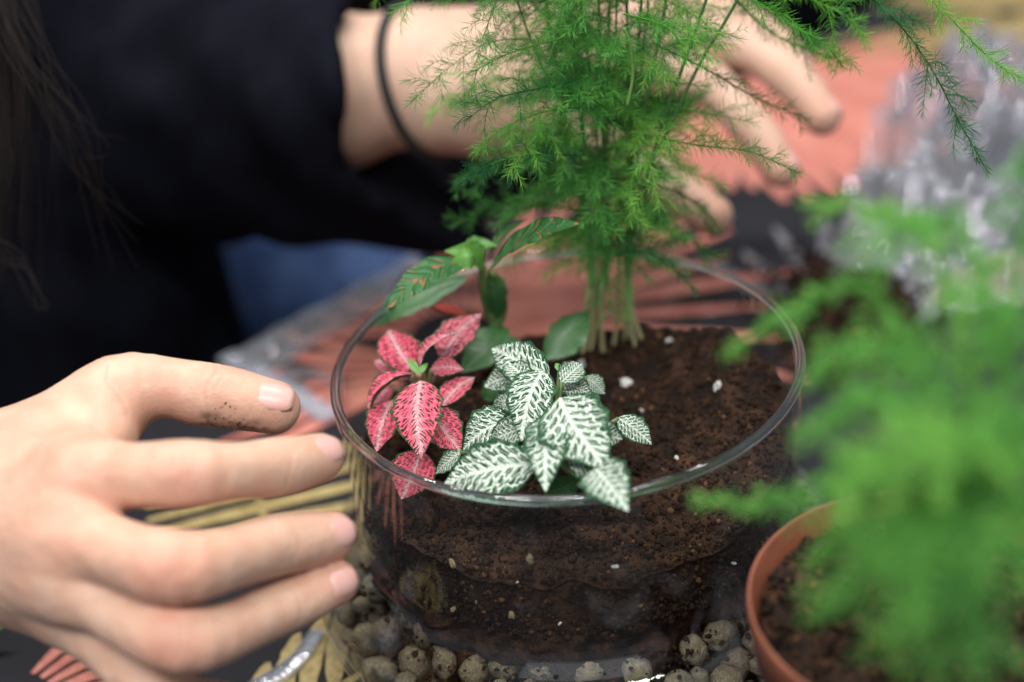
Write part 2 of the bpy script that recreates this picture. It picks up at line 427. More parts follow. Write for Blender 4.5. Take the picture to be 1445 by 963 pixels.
# ================================================================== GLASS BOWL
ZR = .0966
bowl = empty('glass_bowl'); tag(bowl, 'clear glass terrarium bowl with straight neck and flared base, planted with small plants', 'bowl')
outer = [(.0750, ZR), (.0746, .085), (.0738, .066), (.0733, .050), (.0736, .043), (.0752, .038), (.0790, .0335), (.0840, .0300),
         (.0885, .0260), (.0910, .0205), (.0914, .0150), (.0900, .0090), (.0860, .0040), (.0790, .0012)]
P2 = catmull(np.c_[np.array(outer), np.zeros(len(outer))], 60)[:, :2]
T2 = np.gradient(P2, axis=0); T2 /= np.linalg.norm(T2, axis=1)[:, None]; N2 = np.c_[T2[:, 1], -T2[:, 0]]   # inward
inner = P2 + N2*.0024; inner[0] = (.0726, ZR)
prof = np.vstack([P2[::-1], inner]); 
V, F = lathe(prof, 160)
link('wall', mesh('wall', V, F[:, ::-1]), M['glass'], bowl)
V, F = lathe([(.0001, .0008), (.07, .0008), (.079, .0012), (.0785, .0042), (.07, .0038), (.0001, .0038)], 96)
link('base', mesh('base', V, F), M['glass'], bowl)
a = np.linspace(0, 2*np.pi, 33)[:-1]
sgp = lambda v: np.sign(v)*np.abs(v)**1.3
tor = np.c_[.0738+.0016*sgp(np.cos(a)), ZR+.0005+.0017*sgp(np.sin(a))]; tor = np.vstack([tor, tor[:1]])
V, F = lathe(tor, 200); me = mesh('rim', V, F)
bm = bmesh.new(); bm.from_mesh(me); bmesh.ops.remove_doubles(bm, verts=bm.verts, dist=1e-6); bmesh.ops.recalc_face_normals(bm, faces=bm.faces); bm.to_mesh(me); bm.free()
link('rim', me, M['rim'], bowl)

# ------------------------------------------------------------------ soil
ZS = .0655
def fb(x, y, z, s, o=4):
    return noise.fractal(Vector((x*s, y*s, z*s)), 1.0, 2.0, o)
def soil_h(x, y):
    r = math.hypot(x, y)
    return ZS + .004*fb(x, y, .3, 30, 3) + .0026*fb(x, y, 1.7, 120, 4) + .003*max(0, 1-((x+.02)**2+(y-.02)**2)/.003) - .0012*(r/.07)**2 + .011*min(1, max(0, (x-.005)/.055))**1.4*min(1, max(0, (y+.06)/.07))
nr, na = 70, 220
V = []
for i in range(nr):
    r = .0716*(i/(nr-1))**.8
    for j in range(na):
        t = 2*math.pi*j/na; x, y = r*math.cos(t), r*math.sin(t)
        V.append((x, y, soil_h(x, y)))
zs_side = np.linspace(0, 1, 46)[1:]
for q in zs_side:
    for j in range(na):
        t = 2*math.pi*j/na; x, y = .0716*math.cos(t), .0716*math.sin(t); z0 = soil_h(x, y); z = z0+(.008-z0)*q
        rr = float(np.interp(z, [.008, .02, .032, .040, .047, .1], [.058, .066, .0705, .0690, .0704, .0718]))
        nz = fb(math.cos(t)*.07, math.sin(t)*.07, z, 70, 4)
        rr += (.0010*nz - .0004 if z > .044 else .0075*nz)
        rr = min(rr, .0709 if z > .042 else .080)
        V.append((rr*math.cos(t), rr*math.sin(t), z))
soil = link('potting_soil', mesh('potting_soil', V, gridfaces(nr+len(zs_side), na, True)), M['soil'])
tag(soil, 'dark brown potting soil filling the glass bowl', 'soil', kind='stuff')

def blob(seed, sub, amp, freq, sx=(1, 1, 1)):
    bm = bmesh.new(); bmesh.ops.create_icosphere(bm, subdivisions=sub, radius=1)
    for v in bm.verts:
        p = v.co.copy(); k = 1+amp*noise.fractal(p*freq+Vector((seed*7.3, seed*1.7, 0)), 1, 2, 3)
        v.co = Vector((p.x*sx[0], p.y*sx[1], p.z*sx[2]))*k
    me = bpy.data.meshes.new('blob'); bm.to_mesh(me); bm.free(); return me
def mesh_arrays(me):
    V = np.empty(len(me.vertices)*3, np.float32); me.vertices.foreach_get('co', V)
    F = np.array([list(p.vertices) for p in me.polygons]); return V.reshape(-1, 3), F
def rotm(rs):
    q = rs.normal(size=4); q /= np.linalg.norm(q); w_, x, y, z = q
    return np.array([[1-2*(y*y+z*z), 2*(x*y-z*w_), 2*(x*z+y*w_)], [2*(x*y+z*w_), 1-2*(x*x+z*z), 2*(y*z-x*w_)], [2*(x*z-y*w_), 2*(y*z+x*w_), 1-2*(x*x+y*y)]])
CR = [mesh_arrays(blob(i, 1, .55, 1.2)) for i in range(8)]
def crumbs(name, pts, sizes, parent=None, light=.06):
    Vs, Fs, Cs, n = [], [], [], 0
    for p, s in zip(pts, sizes):
        v, f = CR[rng.integers(8)]; sc = s*rng.uniform(.6, 1.25, 3)
        if rng.random() < .07: sc = s*np.array([.25, .25, 3.2]); 
        v = (v*sc)@rotm(rng).T + p
        Vs.append(v); Fs.append(f+n); n += len(v)
        k = rng.random(); c = np.array([.022, .0108, .0060])*(.4+1.3*k)
        if rng.random() < light: c = np.array([.13, .065, .030])*rng.uniform(.5, 1.2)
        Cs.append(np.tile(c, (len(v), 1)))
    me = mesh(name, np.concatenate(Vs), np.concatenate(Fs)); vcol(me, np.concatenate(Cs)); return link(name, me, M['crumb'], parent)
pts, sz = [], []
while len(pts) < 9500:
    r = .0700*math.sqrt(rng.random()); t = rng.uniform(0, 2*math.pi); x, y = r*math.cos(t), r*math.sin(t)
    s = rng.choice([.0003, .0005, .0008, .0013], p=[.42, .36, .18, .04]); pts.append((x, y, soil_h(x, y)+s*.25)); sz.append(s)
for i in range(5200):          # grains pressed against the glass and spilling between the pebbles
    t = rng.uniform(-math.pi*1.1, .1*math.pi)
    if rng.random() < .68: z = rng.uniform(.043, .0665); r = rng.uniform(.0700, .0708)
    else: z = rng.uniform(.010, .036); r = rng.uniform(.062, .079)
    pts.append((r*math.cos(t), r*math.sin(t), z)); sz.append(rng.choice([.0004, .0006, .0010]))
o = crumbs('soil_crumbs', pts, sz, soil); o['kind'] = 'stuff'

# ------------------------------------------------------------------ clay pebbles of the drainage layer
PB = []
for i in range(7):
    me = blob(20+i, 3, .20, 1.5, (1, rng.uniform(.85, 1.05), rng.uniform(.62, .88))); me.materials.append(M['pebble'])
    me.polygons.foreach_set('use_smooth', np.ones(len(me.polygons), bool)); PB.append(me)
ib = inner[::-1]
def rin(z): return float(np.interp(z, ib[:, 1], ib[:, 0]))
placed = []
tries = 0
while len(placed) < 150 and tries < 60000:
    tries += 1
    t = rng.uniform(-1.22*math.pi, .22*math.pi); s = rng.uniform(.0046, .0072) if tries < 20000 else rng.uniform(.0030, .0046)
    z = .0042+s*.9 + rng.choice([0, 0, .010, .016, .020])*rng.uniform(.4, 1)
    r = rin(z)-s*1.02-rng.uniform(0, .009)
    if z+s*.7 > .030+.9*(r-.079)*-1 and r > .075: continue
    if r+s > rin(min(z+s*.6, .036))-.0002: continue
    p = np.array([r*math.cos(t), r*math.sin(t), z])
    if any(np.linalg.norm(p-q) < (s+s2)*.90 for q, s2 in placed): continue
    placed.append((p, s))
for i, (p, s) in enumerate(placed):
    o = bpy.data.objects.new('clay_pebble', PB[i % 7]); COL.objects.link(o); o.location = p; o.scale = (s, s, s)
    o.rotation_euler = rng.uniform(0, 6.28, 3)
    tag(o, 'rounded grey-brown clay pebble in the drainage layer of the glass bowl', 'pebble', 'clay pebbles in the bowl base')
# white perlite grains on the soil and behind the glass
pm = blob(50, 3, .7, 1.6, (1.35, .8, .75)); pm.materials.append(M['perlite']); bm_ = pm.copy(); bm_.materials.clear(); bm_.materials.append(M['bit'])
def grain(p, s, light=True):
    o = bpy.data.objects.new('perlite_grain' if light else 'grit_grain', pm if light else bm_); COL.objects.link(o); o.location = p; o.scale = np.array([s, s, s])*rng.uniform(.7, 1.2, 3); o.rotation_euler = rng.uniform(0, 6.28, 3)
    if light: tag(o, 'tiny white perlite grain in the dark soil', 'perlite', 'white perlite grains in the soil')
    else: tag(o, 'small tan grit grain in the soil behind the bowl glass', 'grit', 'tan grit grains behind the glass')
for px, py, s in ((945, 500, .0014), (885, 543, .0018), (1013, 588, .0016), (955, 660, .0008), (905, 585, .0006), (820, 520, .0013)):
    p = az(px, py, ZS); p[2] = soil_h(p[0], p[1])+s*.5
    if math.hypot(p[0], p[1]) < .07: grain(p, s)
def wallpt(px, py, R=.0709):
    d = ray(px, py); A = d[0]**2+d[1]**2; Bq = 2*(CAM[0]*d[0]+CAM[1]*d[1]); Cq = CAM[0]**2+CAM[1]**2-R*R
    D = Bq*Bq-4*A*Cq
    return CAM+d*(-Bq-math.sqrt(D))/(2*A)
for px, py, s, l in ((868, 800, .0012, 1), (1036, 795, .0011, 1), (730, 822, .0006, 1), (790, 880, .0007, 1), (638, 795, .0015, 0), (748, 790, .0018, 0), (640, 860, .0014, 0), (722, 868, .0016, 0), (672, 850, .0008, 0)):
    p = wallpt(px, py)
    if p[2] > .042: grain(p, s*.62, bool(l))

# ================================================================== LEAFY PLANTS
TOCAM = -FWD
def leaf_mesh(name, B, T, wd, arch=.12, fold=.12, roll=0., nhint=None, wav=.05, shape='fit', nu=46, nv=17, seed=0):
    B, T = np.asarray(B, float), np.asarray(T, float); x = T-B; L = np.linalg.norm(x); x /= L
    n = nrm(TOCAM*.6+np.array([0, 0, .4]) if nhint is None else nhint); n = nrm(n-x*(n@x)); y = np.cross(n, x)
    c, s = math.cos(roll), math.sin(roll); n, y = n*c+y*s, y*c-n*s
    u = np.linspace(0, 1, nu); v = np.linspace(-1, 1, nv)
    if shape == 'fit': pf = np.sin(np.pi*np.clip(u, 0, 1)**.80)**.80; pf = pf*(1-.25*np.clip(u-.75, 0, 1)/.25*.6)
    else: pf = np.sin(np.pi*u**.9)**.9
    pf[0] = .04; pf[-1] = .01
    rs = np.random.default_rng(seed); ph = rs.uniform(0, 6, 4)
    U, Vv = np.meshgrid(u, v, indexing='ij'); PF = pf[:, None]
    av = np.abs(Vv)
    scal = 1+wav*1.3*np.sin(U*27+ph[0]+Vv*2)*av**3*np.sin(np.pi*U)
    ac = Vv*PF*wd/2*scal
    h = arch*L*4*U*(1-U)*(.75) - .35*arch*L*U**2 + fold*wd*.5*PF*(av**1.4-.3)*1.0 + wav*wd*.5*av**2*PF*np.sin(U*13+ph[1]+np.sign(Vv)*1.3)
    h += .02*L*np.sin(Vv*2.2+ph[2])*PF
    if shape == 'fit': h += .012*wd*np.cos(2*np.pi*8*(U-.5*av*PF*wd/L))*np.sin(np.pi*np.clip(av*1.05, 0, 1))*PF + .02*wd*np.sin(U*9+ph[0])*np.cos(Vv*3+ph[1])
    side = .05*L*np.sin(np.pi*U)*math.sin(ph[3])
    P = B + (U*L)[..., None]*x + (ac+side)[..., None]*y + h[..., None]*n
    me = mesh(name, P.reshape(-1, 3), gridfaces(nu, nv))
    uvlayer(me, np.stack([U, Vv*PF*wd/2/L], -1).reshape(-1, 2), 'leaf'); uvlayer(me, np.stack([U, Vv], -1).reshape(-1, 2), 'edge')
    return me
def stemtube(P, r0, r1, mat, parent, name='stem'):
    C = catmull(P, 14); V, F = tube(C, np.linspace(r0, r1, 14), 7); return link(name, mesh(name, V, F), mat, parent)
PXM = 1/ (SPX/.43)      # metres for one photo pixel at the bowl
def plant_leaves(root, rows, mat, hub, stemmat, seed):
    hub = np.asarray(hub)
    for i, (b, t, wpx, zb, zt, kw) in enumerate(rows):
        B, T = az(*b, zb), az(*t, zt); kw = dict(kw); mt = kw.pop('mat', mat); pet = kw.pop('petiole', True)
        for Q in (B, T):
            r = math.hypot(Q[0], Q[1])
            if r > .0705 and Q[2] < ZR+.001: Q[:2] *= .0705/r
        dep = ((B+T)/2-CAM)@FWD
        me = leaf_mesh('leaf', B, T, wpx*1.14*dep/SPX, seed=seed+i, **kw)
        link('leaf', me, M[mt], root)
        if pet:
            P = [hub+(0, 0, -.006), (hub*.55+B*.45)+(0, 0, -.005), B+(T-B)*.02]
            stemtube(P, .0010, .0007, M[stemmat], root, 'petiole')
# white-veined fittonia
HW = np.array([-.008, -.036, .094])
white = empty('white_fittonia', (-.008, -.030, ZS))
tag(white, 'small fittonia with white-veined green leaves at the front of the glass bowl', 'plant')
plant_leaves(white, [
    ((775, 530), (692, 490), 52, .103, .105, dict(arch=.15, roll=.2)),
    ((742, 528), (682, 545), 40, .099, .094, dict(arch=.14)),
    ((724, 560), (696, 588), 34, .098, .092, {}),
    ((726, 590), (652, 634), 58, .096, .088, dict(arch=.16)),
    ((790, 540), (836, 560), 34, .101, .097, dict(arch=.15)),
    ((826, 532), (854, 556), 26, .096, .091, {}),
    ((872, 590), (920, 627), 34, .092, .086, dict(arch=.1)),
    ((760, 610), (732, 624), 24, .092, .089, {}),
    ((650, 638), (614, 668), 30, .086, .080, dict(roll=-.4)),
    ((816, 676), (764, 696), 34, .086, .080, dict(mat='leaf_plain', roll=.7)),
    ((703, 543), (681, 563), 28, .089, .084, dict(mat='leaf_plain')),
    ((798, 642), (874, 674), 50, .100, .094, dict(arch=.16, roll=.15)),
    ((838, 660), (884, 717), 64, .1005, .1005, dict(arch=.20, roll=-.1)),
    ((756, 655), (624, 683), 74, .098, .092, dict(arch=.15, roll=.1)),
    ((766, 524), (736, 619), 60, .107, .099, dict(arch=.16)),
    ((790, 562), (856, 660), 92, .109, .102, dict(arch=.16, roll=-.1)),
    ((778, 584), (770, 690), 56, .107, .099, dict(arch=.16)),
    ((748, 560), (704, 566), 38, .1035, .098, dict(arch=.16)),
    ((812, 575), (858, 588), 40, .103, .098, dict(arch=.16, roll=.2)),
    ((745, 600), (690, 622), 44, .100, .093, dict(arch=.15)),
    ((812, 600), (880, 620), 46, .101, .095, dict(arch=.15, roll=-.2)),
    ((792, 540), (822, 512), 34, .104, .105, dict(arch=.15)),
    ((760, 640), (706, 650), 34, .094, .090, {}),
    ((820, 640), (838, 690), 40, .098, .092, dict(arch=.12)),
    ((745, 545), (712, 512), 34, .103, .104, dict(arch=.15)),
    ((792, 520), (810, 524), 11, .103, .103, dict(mat='leaf_lime')),
    ((790, 524), (784, 512), 8, .104, .105, dict(mat='leaf_lime'))], 'leaf_white', HW, 'stem', 100)
stemtube([(-.008, -.030, ZS-.004), (-.010, -.033, .080), HW+(0, 0, .006)], .0016, .0012, M['stem'], white)
# pink-veined fittonia
HP = az(594, 532, .094)
pink = empty('pink_fittonia', (HP[0], HP[1], ZS)); tag(pink, 'small fittonia with bright pink veined leaves by the left wall of the bowl', 'plant')
plant_leaves(pink, [
    ((594, 636), (566, 704), 60, .083, .074, dict(arch=.12)),
    ((552, 566), (531, 636), 44, .090, .082, dict(arch=.15)),
    ((580, 534), (526, 508), 36, .092, .091, dict(arch=.1)),
    ((584, 524), (548, 464), 56, .096, .101, dict(arch=.10, roll=-.15)),
    ((624, 508), (678, 441), 54, .096, .103, dict(arch=.10, roll=.25)),
    ((608, 522), (654, 521), 28, .097, .097, dict(arch=.2)),
    ((624, 572), (670, 531), 34, .091, .093, dict(arch=.08, roll=.3)),
    ((607, 580), (650, 637), 52, .092, .085, dict(arch=.12)),
    ((592, 520), (642, 466), 34, .098, .108, dict(arch=.24, roll=.85, fold=.5)),
    ((582, 528), (514, 582), 36, .097, .089, dict(arch=.26, roll=-.85, fold=.5)),
    ((552, 545), (530, 570), 26, .086, .082, {}),
    ((594, 538), (594, 643), 64, .101, .090, dict(arch=.17)),
    ((590, 528), (574, 506), 9, .099, .101, dict(mat='leaf_lime')),
    ((592, 528), (604, 512), 8, .099, .101, dict(mat='leaf_lime'))], 'leaf_pink', HP, 'stem_pale', 200)
stemtube([(HP[0]+.004, HP[1]+.002, ZS-.004), (HP[0]+.003, HP[1], .08), HP+(0, 0, .003)], .0016, .0012, M['stem_pale'], pink)
# tall green plant behind them
GY = .040
gb = ay(704, 525, GY); green = empty('green_leaf_plant', (gb[0], gb[1], ZS)); tag(green, 'leafy green plant with red-marked leaves and a pale bud, left of the fern stems', 'plant')
def gl(b, t, wpx, yb, yt, mt, **kw):
    B, T = ay(*b, yb), ay(*t, yt); dep = ((B+T)/2-CAM)@FWD
    link('leaf', leaf_mesh('leaf', B, T, wpx*dep/SPX, seed=int(b[0]+t[1]), **kw), M[mt], green)
gl((688, 386), (815, 312), 58, .028, .006, 'leaf_green', arch=.10, fold=.25, shape='ob', roll=.35)
gl((664, 368), (545, 432), 54, .030, .010, 'leaf_green', arch=.14, fold=.25, shape='ob', roll=-.3)
gl((690, 362), (744, 308), 24, .040, .048, 'leaf_green', arch=.1, fold=.3, shape='ob', roll=.5)
gl((678, 380), (632, 352), 40, .036, .034, 'leaf_lime', arch=.45, fold=.7, shape='ob', roll=-.1)
gl((662, 372), (700, 344), 34, .040, .040, 'leaf_lime', arch=.4, fold=.8, shape='ob', roll=.4)
gl((672, 366), (640, 366), 34, .028, .026, 'leaf_lime', arch=.5, fold=-.5, shape='ob')
gl((660, 392), (522, 460), 50, .050, .045, 'leaf_plain', arch=.12, shape='ob')
gl((692, 380), (706, 452), 40, .044, .040, 'leaf_plain', arch=.1, shape='ob', roll=.6)
gl((716, 462), (650, 524), 52, .040, .026, 'leaf_plain', arch=.14, shape='ob')
gl((768, 508), (832, 438), 52, .030, .042, 'leaf_plain', arch=.12, shape='ob', roll=-.2)
gl((700, 475), (735, 520), 40, .040, .025, 'leaf_plain', arch=.14, shape='ob')
gl((655, 442), (580, 420), 16, .048, .050, 'leaf_red', arch=.1, shape='ob')
gl((660, 446), (612, 432), 12, .044, .040, 'leaf_red', arch=.1, shape='ob')
stemtube([gb+(0, 0, -.012), ay(700, 470, GY), ay(684, 420, GY), ay(680, 368, .038)], .0022, .0013, M['stem'], green)
stemtube([ay(700, 470, GY), ay(712, 430, GY+.005), ay(694, 384, .042)], .0013, .0010, M['stem'], green)

# ================================================================== ASPARAGUS FERN
def frame_along(C):
    T = np.gradient(C, axis=0); T /= np.linalg.norm(T, axis=1)[:, None]+1e-12
    ref = np.array([0, 0, 1.]); S = np.cross(T, ref); ln = np.linalg.norm(S, axis=1)[:, None]
    S = np.where(ln > .05, S/(ln+1e-9), np.array([1., 0, 0])); return T, S, np.cross(S, T)
class Fern:
    def __init__(s, seed): s.V = []; s.F = []; s.C = []; s.n = 0; s.r = np.random.default_rng(seed)
    def needles(s, C, spacing, per, ln, wd, col, spread=1.05, tip_len=.6):
        seg = np.linalg.norm(np.diff(C, axis=0), axis=1); cum = np.r_[0, np.cumsum(seg)]; L = cum[-1]
        m = max(2, int(L/spacing)); t = np.linspace(.02, 1, m)
        P = np.stack([np.interp(t*L, cum, C[:, k]) for k in range(3)], -1)
        T, S, U = frame_along(P)
        k = m*per; P = np.repeat(P, per, 0); T = np.repeat(T, per, 0); S = np.repeat(S, per, 0); U = np.repeat(U, per, 0); tt = np.repeat(t, per)
        a = s.r.uniform(0, 2*np.pi, k); rad = np.cos(a)[:, None]*S+np.sin(a)[:, None]*U
        sp = spread*s.r.uniform(.65, 1.2, k)*(1-.45*tt**3)
        D = np.cos(sp)[:, None]*T+np.sin(sp)[:, None]*rad
        l = ln*s.r.uniform(.55, 1.1, k)*(1-(1-tip_len)*tt**2)
        W = np.cross(D, TOCAM+s.r.normal(0, .5, (k, 3))); W /= np.linalg.norm(W, axis=1)[:, None]+1e-9
        bend = s.r.normal(0, .10, (k, 3))*l[:, None]
        tip = P+D*l[:, None]+bend*.5; midp = P+D*(l*.55)[:, None]+bend*.6
        w2 = (wd*s.r.uniform(.8, 1.2, k))[:, None]*.5
        V = np.stack([P-W*w2*.6, P+W*w2*.6, midp+W*w2, midp-W*w2, tip], 1).reshape(-1, 3)
        b = np.arange(k)[:, None]*5+s.n
        F = np.concatenate([b+[0, 1, 2], b+[0, 2, 3], b+[3, 2, 4]])
        c = np.asarray(col)*s.r.uniform(.75, 1.25, k)[:, None]; c = c*(1+.25*tt[:, None]*np.array([1.2, .6, .2]))
        s.V.append(V); s.F.append(F); s.C.append(np.repeat(c, 5, 0)); s.n += len(V)
    def axis(s, C, r0, r1, col, k=4):
        V, F = tube(C, np.linspace(r0, r1, len(C)), k, False); F = np.array(F)
        F = np.concatenate([F[:, [0, 1, 2]], F[:, [0, 2, 3]]]) + s.n
        s.V.append(V); s.F.append(F); s.C.append(np.tile(np.asarray(col), (len(V), 1))); s.n += len(V)
    def branch(s, C, side, col, gap=.0044, nl=.0062, nw=.00015, spacing=.0011, per=5, start=.12, droop=.2, rad=.00035):
        """an axis with side branchlets in loose ranks, all set with needle whorls"""
        C = catmull(C, 26); seg = np.linalg.norm(np.diff(C, axis=0), axis=1); L = seg.sum()
        s.axis(C, rad, rad*.4, np.asarray(col)*np.array([1.1, 1., .8]))
        i0 = int(start*25); s.needles(C[i0:], spacing, per, nl, nw, col)
        T, S, U = frame_along(C); m = max(1, int(L*(1-start)/gap)); sg = 1
        for t in np.linspace(start, .93, m):
            i = int(t*25); sg = -sg; prof = math.sin(math.pi*min(1, .28+.72*(1-t)))**.8 if t > .3 else .6+.4*t/.3
            l = side*prof*(1-.55*t)*s.r.uniform(.7, 1.2)
            if l < .003: continue
            a = s.r.normal(0, .55); d = nrm(T[i]*s.r.uniform(.55, .85)+S[i]*sg*math.cos(a)+U[i]*(math.sin(a)+.1))
            p0 = C[i]; p2 = p0+d*l+np.array([0, 0, -droop*l]); p1 = p0+d*l*.5+np.array([0, 0, .06*l])
            q = catmull([p0, p1, p2], 7); cc = np.asarray(col)*s.r.uniform(.85, 1.2)
            s.axis(q, rad*.55, rad*.3, cc, 3); s.needles(q, spacing, per, nl*.92, nw, cc)
    def build(s, name, parent):
        me = mesh(name, np.concatenate(s.V), np.concatenate(s.F)); vcol(me, np.concatenate(s.C)); return link(name, me, M['fern'], parent, False)
DARK, MIDG, LIGHT = (.060, .265, .055), (.100, .360, .070), (.200, .500, .085)
def gcol(r):
    k = r.random(); return DARK if k < .35 else MIDG if k < .82 else LIGHT
FB = az(862, 503, ZS)
fern = empty('asparagus_fern', (FB[0], FB[1], ZS)); tag(fern, 'tall feathery asparagus fern planted in the glass bowl', 'fern')
stemdef = [  # base px, px at y=355, lean px at y=0
    ((824, 511), 830, 770, .046), ((833, 514), 838, 800, .046), ((843, 512), 846, 820, .050), ((852, 510), 853, 845, .048), ((838, 500), 858, 860, .052),
    ((829, 505), 834, 730, .055), ((866, 496), 874, 885, .052), ((872, 494), 886, 905, .050), ((886, 508), 880, 870, .048), ((896, 502), 892, 940, .050), ((880, 500), 890, 915, .055)]
frs = np.random.default_rng(77)
for i, (bp, xm, xt, yy) in enumerate(stemdef):
    B0 = az(bp[0]*1.6-860*.6+frs.uniform(-5, 5), bp[1], ZS-.004); y0 = B0[1]
    P = [B0, ay((bp[0]+xm)/2+frs.uniform(-5, 5), 432, y0+frs.uniform(-.002, .003)), ay(xm, 355, y0+.002), ay(xm*.6+xt*.4+frs.uniform(-12, 12), 190, y0+.004+frs.uniform(-.004, .006)), ay(xt, 0, y0+.008+frs.uniform(-.01, .012)), ay(xt*1.25-xm*.25, -190, y0+.012)]
    C = catmull(P, 40)
    f = Fern(300+i); h = np.linspace(0, 1, 40)[:, None]
    cs = np.array([.62, .56, .30])*(1-h)**2.5+np.array([.09, .19, .05])*(1-(1-h)**2.5)
    V, F = tube(C, np.linspace(.00105, .0004, 40)*frs.uniform(.6, 1.1), 7); me = mesh('stem', V, F); vcol(me, np.repeat(cs, 7, 0))
    # sprays whirled round the stem
    for j in range(21):
        t = .405+.575*(j+frs.uniform(0, .9))/21
        p = C[min(39, int(t*39))]; az_ = j*2.4+i*1.3+frs.uniform(-.5, .5); low = max(0, 1-(t-.415)/.2)
        L = frs.uniform(.030, .050)*(1-.35*low)
        out = np.array([math.cos(az_), math.sin(az_), 0]); L *= 1-.22*max(0, out[0])
        d = out + np.array([0, 0, frs.uniform(.0, .55)-.30*low])
        dr = frs.uniform(.10, .42)
        Pq = [p, p+d*L*.35+(0, 0, .002), p+d*L*.7+(0, 0, -dr*L*.25), p+d*L+(0, 0, -dr*L*.8)]
        f.branch(Pq, L*frs.uniform(.30, .42), gcol(frs), gap=.0046, nl=.0068, per=5, spacing=.00125, nw=.00014, rad=.00022)
    fr = f.build('frond', fern); link('stem', me, M['fernstem'], fr)
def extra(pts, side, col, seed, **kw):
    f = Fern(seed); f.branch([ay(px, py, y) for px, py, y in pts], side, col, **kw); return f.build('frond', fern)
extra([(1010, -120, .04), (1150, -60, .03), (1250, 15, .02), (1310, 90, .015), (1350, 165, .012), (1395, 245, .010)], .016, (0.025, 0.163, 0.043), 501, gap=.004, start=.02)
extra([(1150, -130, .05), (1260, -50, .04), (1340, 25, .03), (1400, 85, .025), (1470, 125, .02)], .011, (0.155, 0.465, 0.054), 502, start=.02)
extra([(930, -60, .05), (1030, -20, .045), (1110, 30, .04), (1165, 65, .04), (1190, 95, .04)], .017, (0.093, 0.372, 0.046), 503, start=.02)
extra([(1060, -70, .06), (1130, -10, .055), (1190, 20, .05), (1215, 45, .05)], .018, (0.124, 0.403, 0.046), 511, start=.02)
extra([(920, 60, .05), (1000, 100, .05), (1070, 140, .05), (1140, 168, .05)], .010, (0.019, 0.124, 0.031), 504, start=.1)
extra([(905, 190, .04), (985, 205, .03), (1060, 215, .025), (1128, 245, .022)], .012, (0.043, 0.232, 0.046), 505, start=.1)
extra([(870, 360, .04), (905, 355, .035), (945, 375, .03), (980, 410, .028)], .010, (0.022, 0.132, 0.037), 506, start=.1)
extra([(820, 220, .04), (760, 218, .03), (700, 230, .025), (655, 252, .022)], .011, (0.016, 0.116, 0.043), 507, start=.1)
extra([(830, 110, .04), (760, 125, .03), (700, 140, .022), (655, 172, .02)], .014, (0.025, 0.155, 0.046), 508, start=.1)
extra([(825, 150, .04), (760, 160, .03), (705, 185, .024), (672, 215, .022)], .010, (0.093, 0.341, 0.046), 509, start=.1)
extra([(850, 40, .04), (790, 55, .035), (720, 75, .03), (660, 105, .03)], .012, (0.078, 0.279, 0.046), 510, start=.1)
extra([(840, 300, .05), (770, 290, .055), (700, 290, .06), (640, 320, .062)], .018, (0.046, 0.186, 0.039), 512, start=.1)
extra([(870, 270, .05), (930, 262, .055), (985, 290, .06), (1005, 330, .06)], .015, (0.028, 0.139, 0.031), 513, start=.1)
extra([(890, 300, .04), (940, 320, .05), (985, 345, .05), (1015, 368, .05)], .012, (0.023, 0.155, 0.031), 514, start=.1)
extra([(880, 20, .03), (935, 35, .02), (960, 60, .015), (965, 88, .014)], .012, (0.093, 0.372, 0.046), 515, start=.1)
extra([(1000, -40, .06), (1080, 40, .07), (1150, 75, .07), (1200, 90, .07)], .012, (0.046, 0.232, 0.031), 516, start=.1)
# two bare young stems rising out to the right
for i, P in enumerate(([(893, 330, .046), (930, 190, .045), (965, 90, .044), (1003, -20, .044), (1020, -90, .044)], [(900, 270, .044), (940, 190, .042), (985, 95, .041), (1035, 10, .040), (1080, -80, .04)], [(885, 150, .03), (893, 105, .03), (888, 60, .03), (880, 40, .03)])):
    C = catmull([ay(*q) for q in P], 24); V, F = tube(C, np.linspace(.0006, .0005, 24), 6); me = mesh('stem', V, F)
    vcol(me, np.tile([(.07, .16, .05), (.07, .16, .05), (.16, .30, .07)][i], (len(V), 1))); link('stem', me, M['fernstem'], fern)

# ================================================================== POT WITH FERN, front right
PC = np.array([.0815, -.114]); PZ = .085
pot = empty('plant_pot', (PC[0], PC[1], 0)); tag(pot, 'small terracotta-coloured plastic plant pot in the near right corner', 'pot')
V, F = lathe([(.001, .001), (.031, .001), (.0325, .002), (.0405, .066), (.0412, .068), (.0432, .0685), (.0450, .083), (.0448, .0848), (.0444, .0853), (.0436, .0847), (.0418, .070), (.0385, .060), (.030, .004), (.001, .004)], 96)
link('pot_wall', mesh('pot_wall', V, F), M['terracotta'], pot).location = (0, 0, 0)
nr, na = 24, 72; V = []
for i in range(nr):
    for j in range(na):
        r = .0412*i/(nr-1); t = 2*math.pi*j/na; x, y = r*math.cos(t), r*math.sin(t)
        V.append((PC[0]+x, PC[1]+y, .0775+.003*fb(x, y, .5, 60, 4)))
psoil = link('pot_soil', mesh('pot_soil', V, gridfaces(nr, na, True)), M['soil']); tag(psoil, 'dark soil inside the terracotta plant pot', 'soil', kind='stuff')
pts = []
for i in range(900):
    r = .0408*math.sqrt(rng.random()); t = rng.uniform(0, 6.28); pts.append((PC[0]+r*math.cos(t), PC[1]+r*math.sin(t), .079))
o = crumbs('soil_crumbs', pts, rng.uniform(.0006, .0016, 900), psoil); o['kind'] = 'stuff'
pf = empty('potted_fern', (PC[0], PC[1], .077)); tag(pf, 'blurred bright green fern growing in the terracotta pot', 'fern')
PG1, PG2, PG3 = (.145, .430, .085), (.110, .355, .080), (.210, .510, .100)
prs = np.random.default_rng(9)
base = np.array([PC[0]+.006, PC[1], .077])
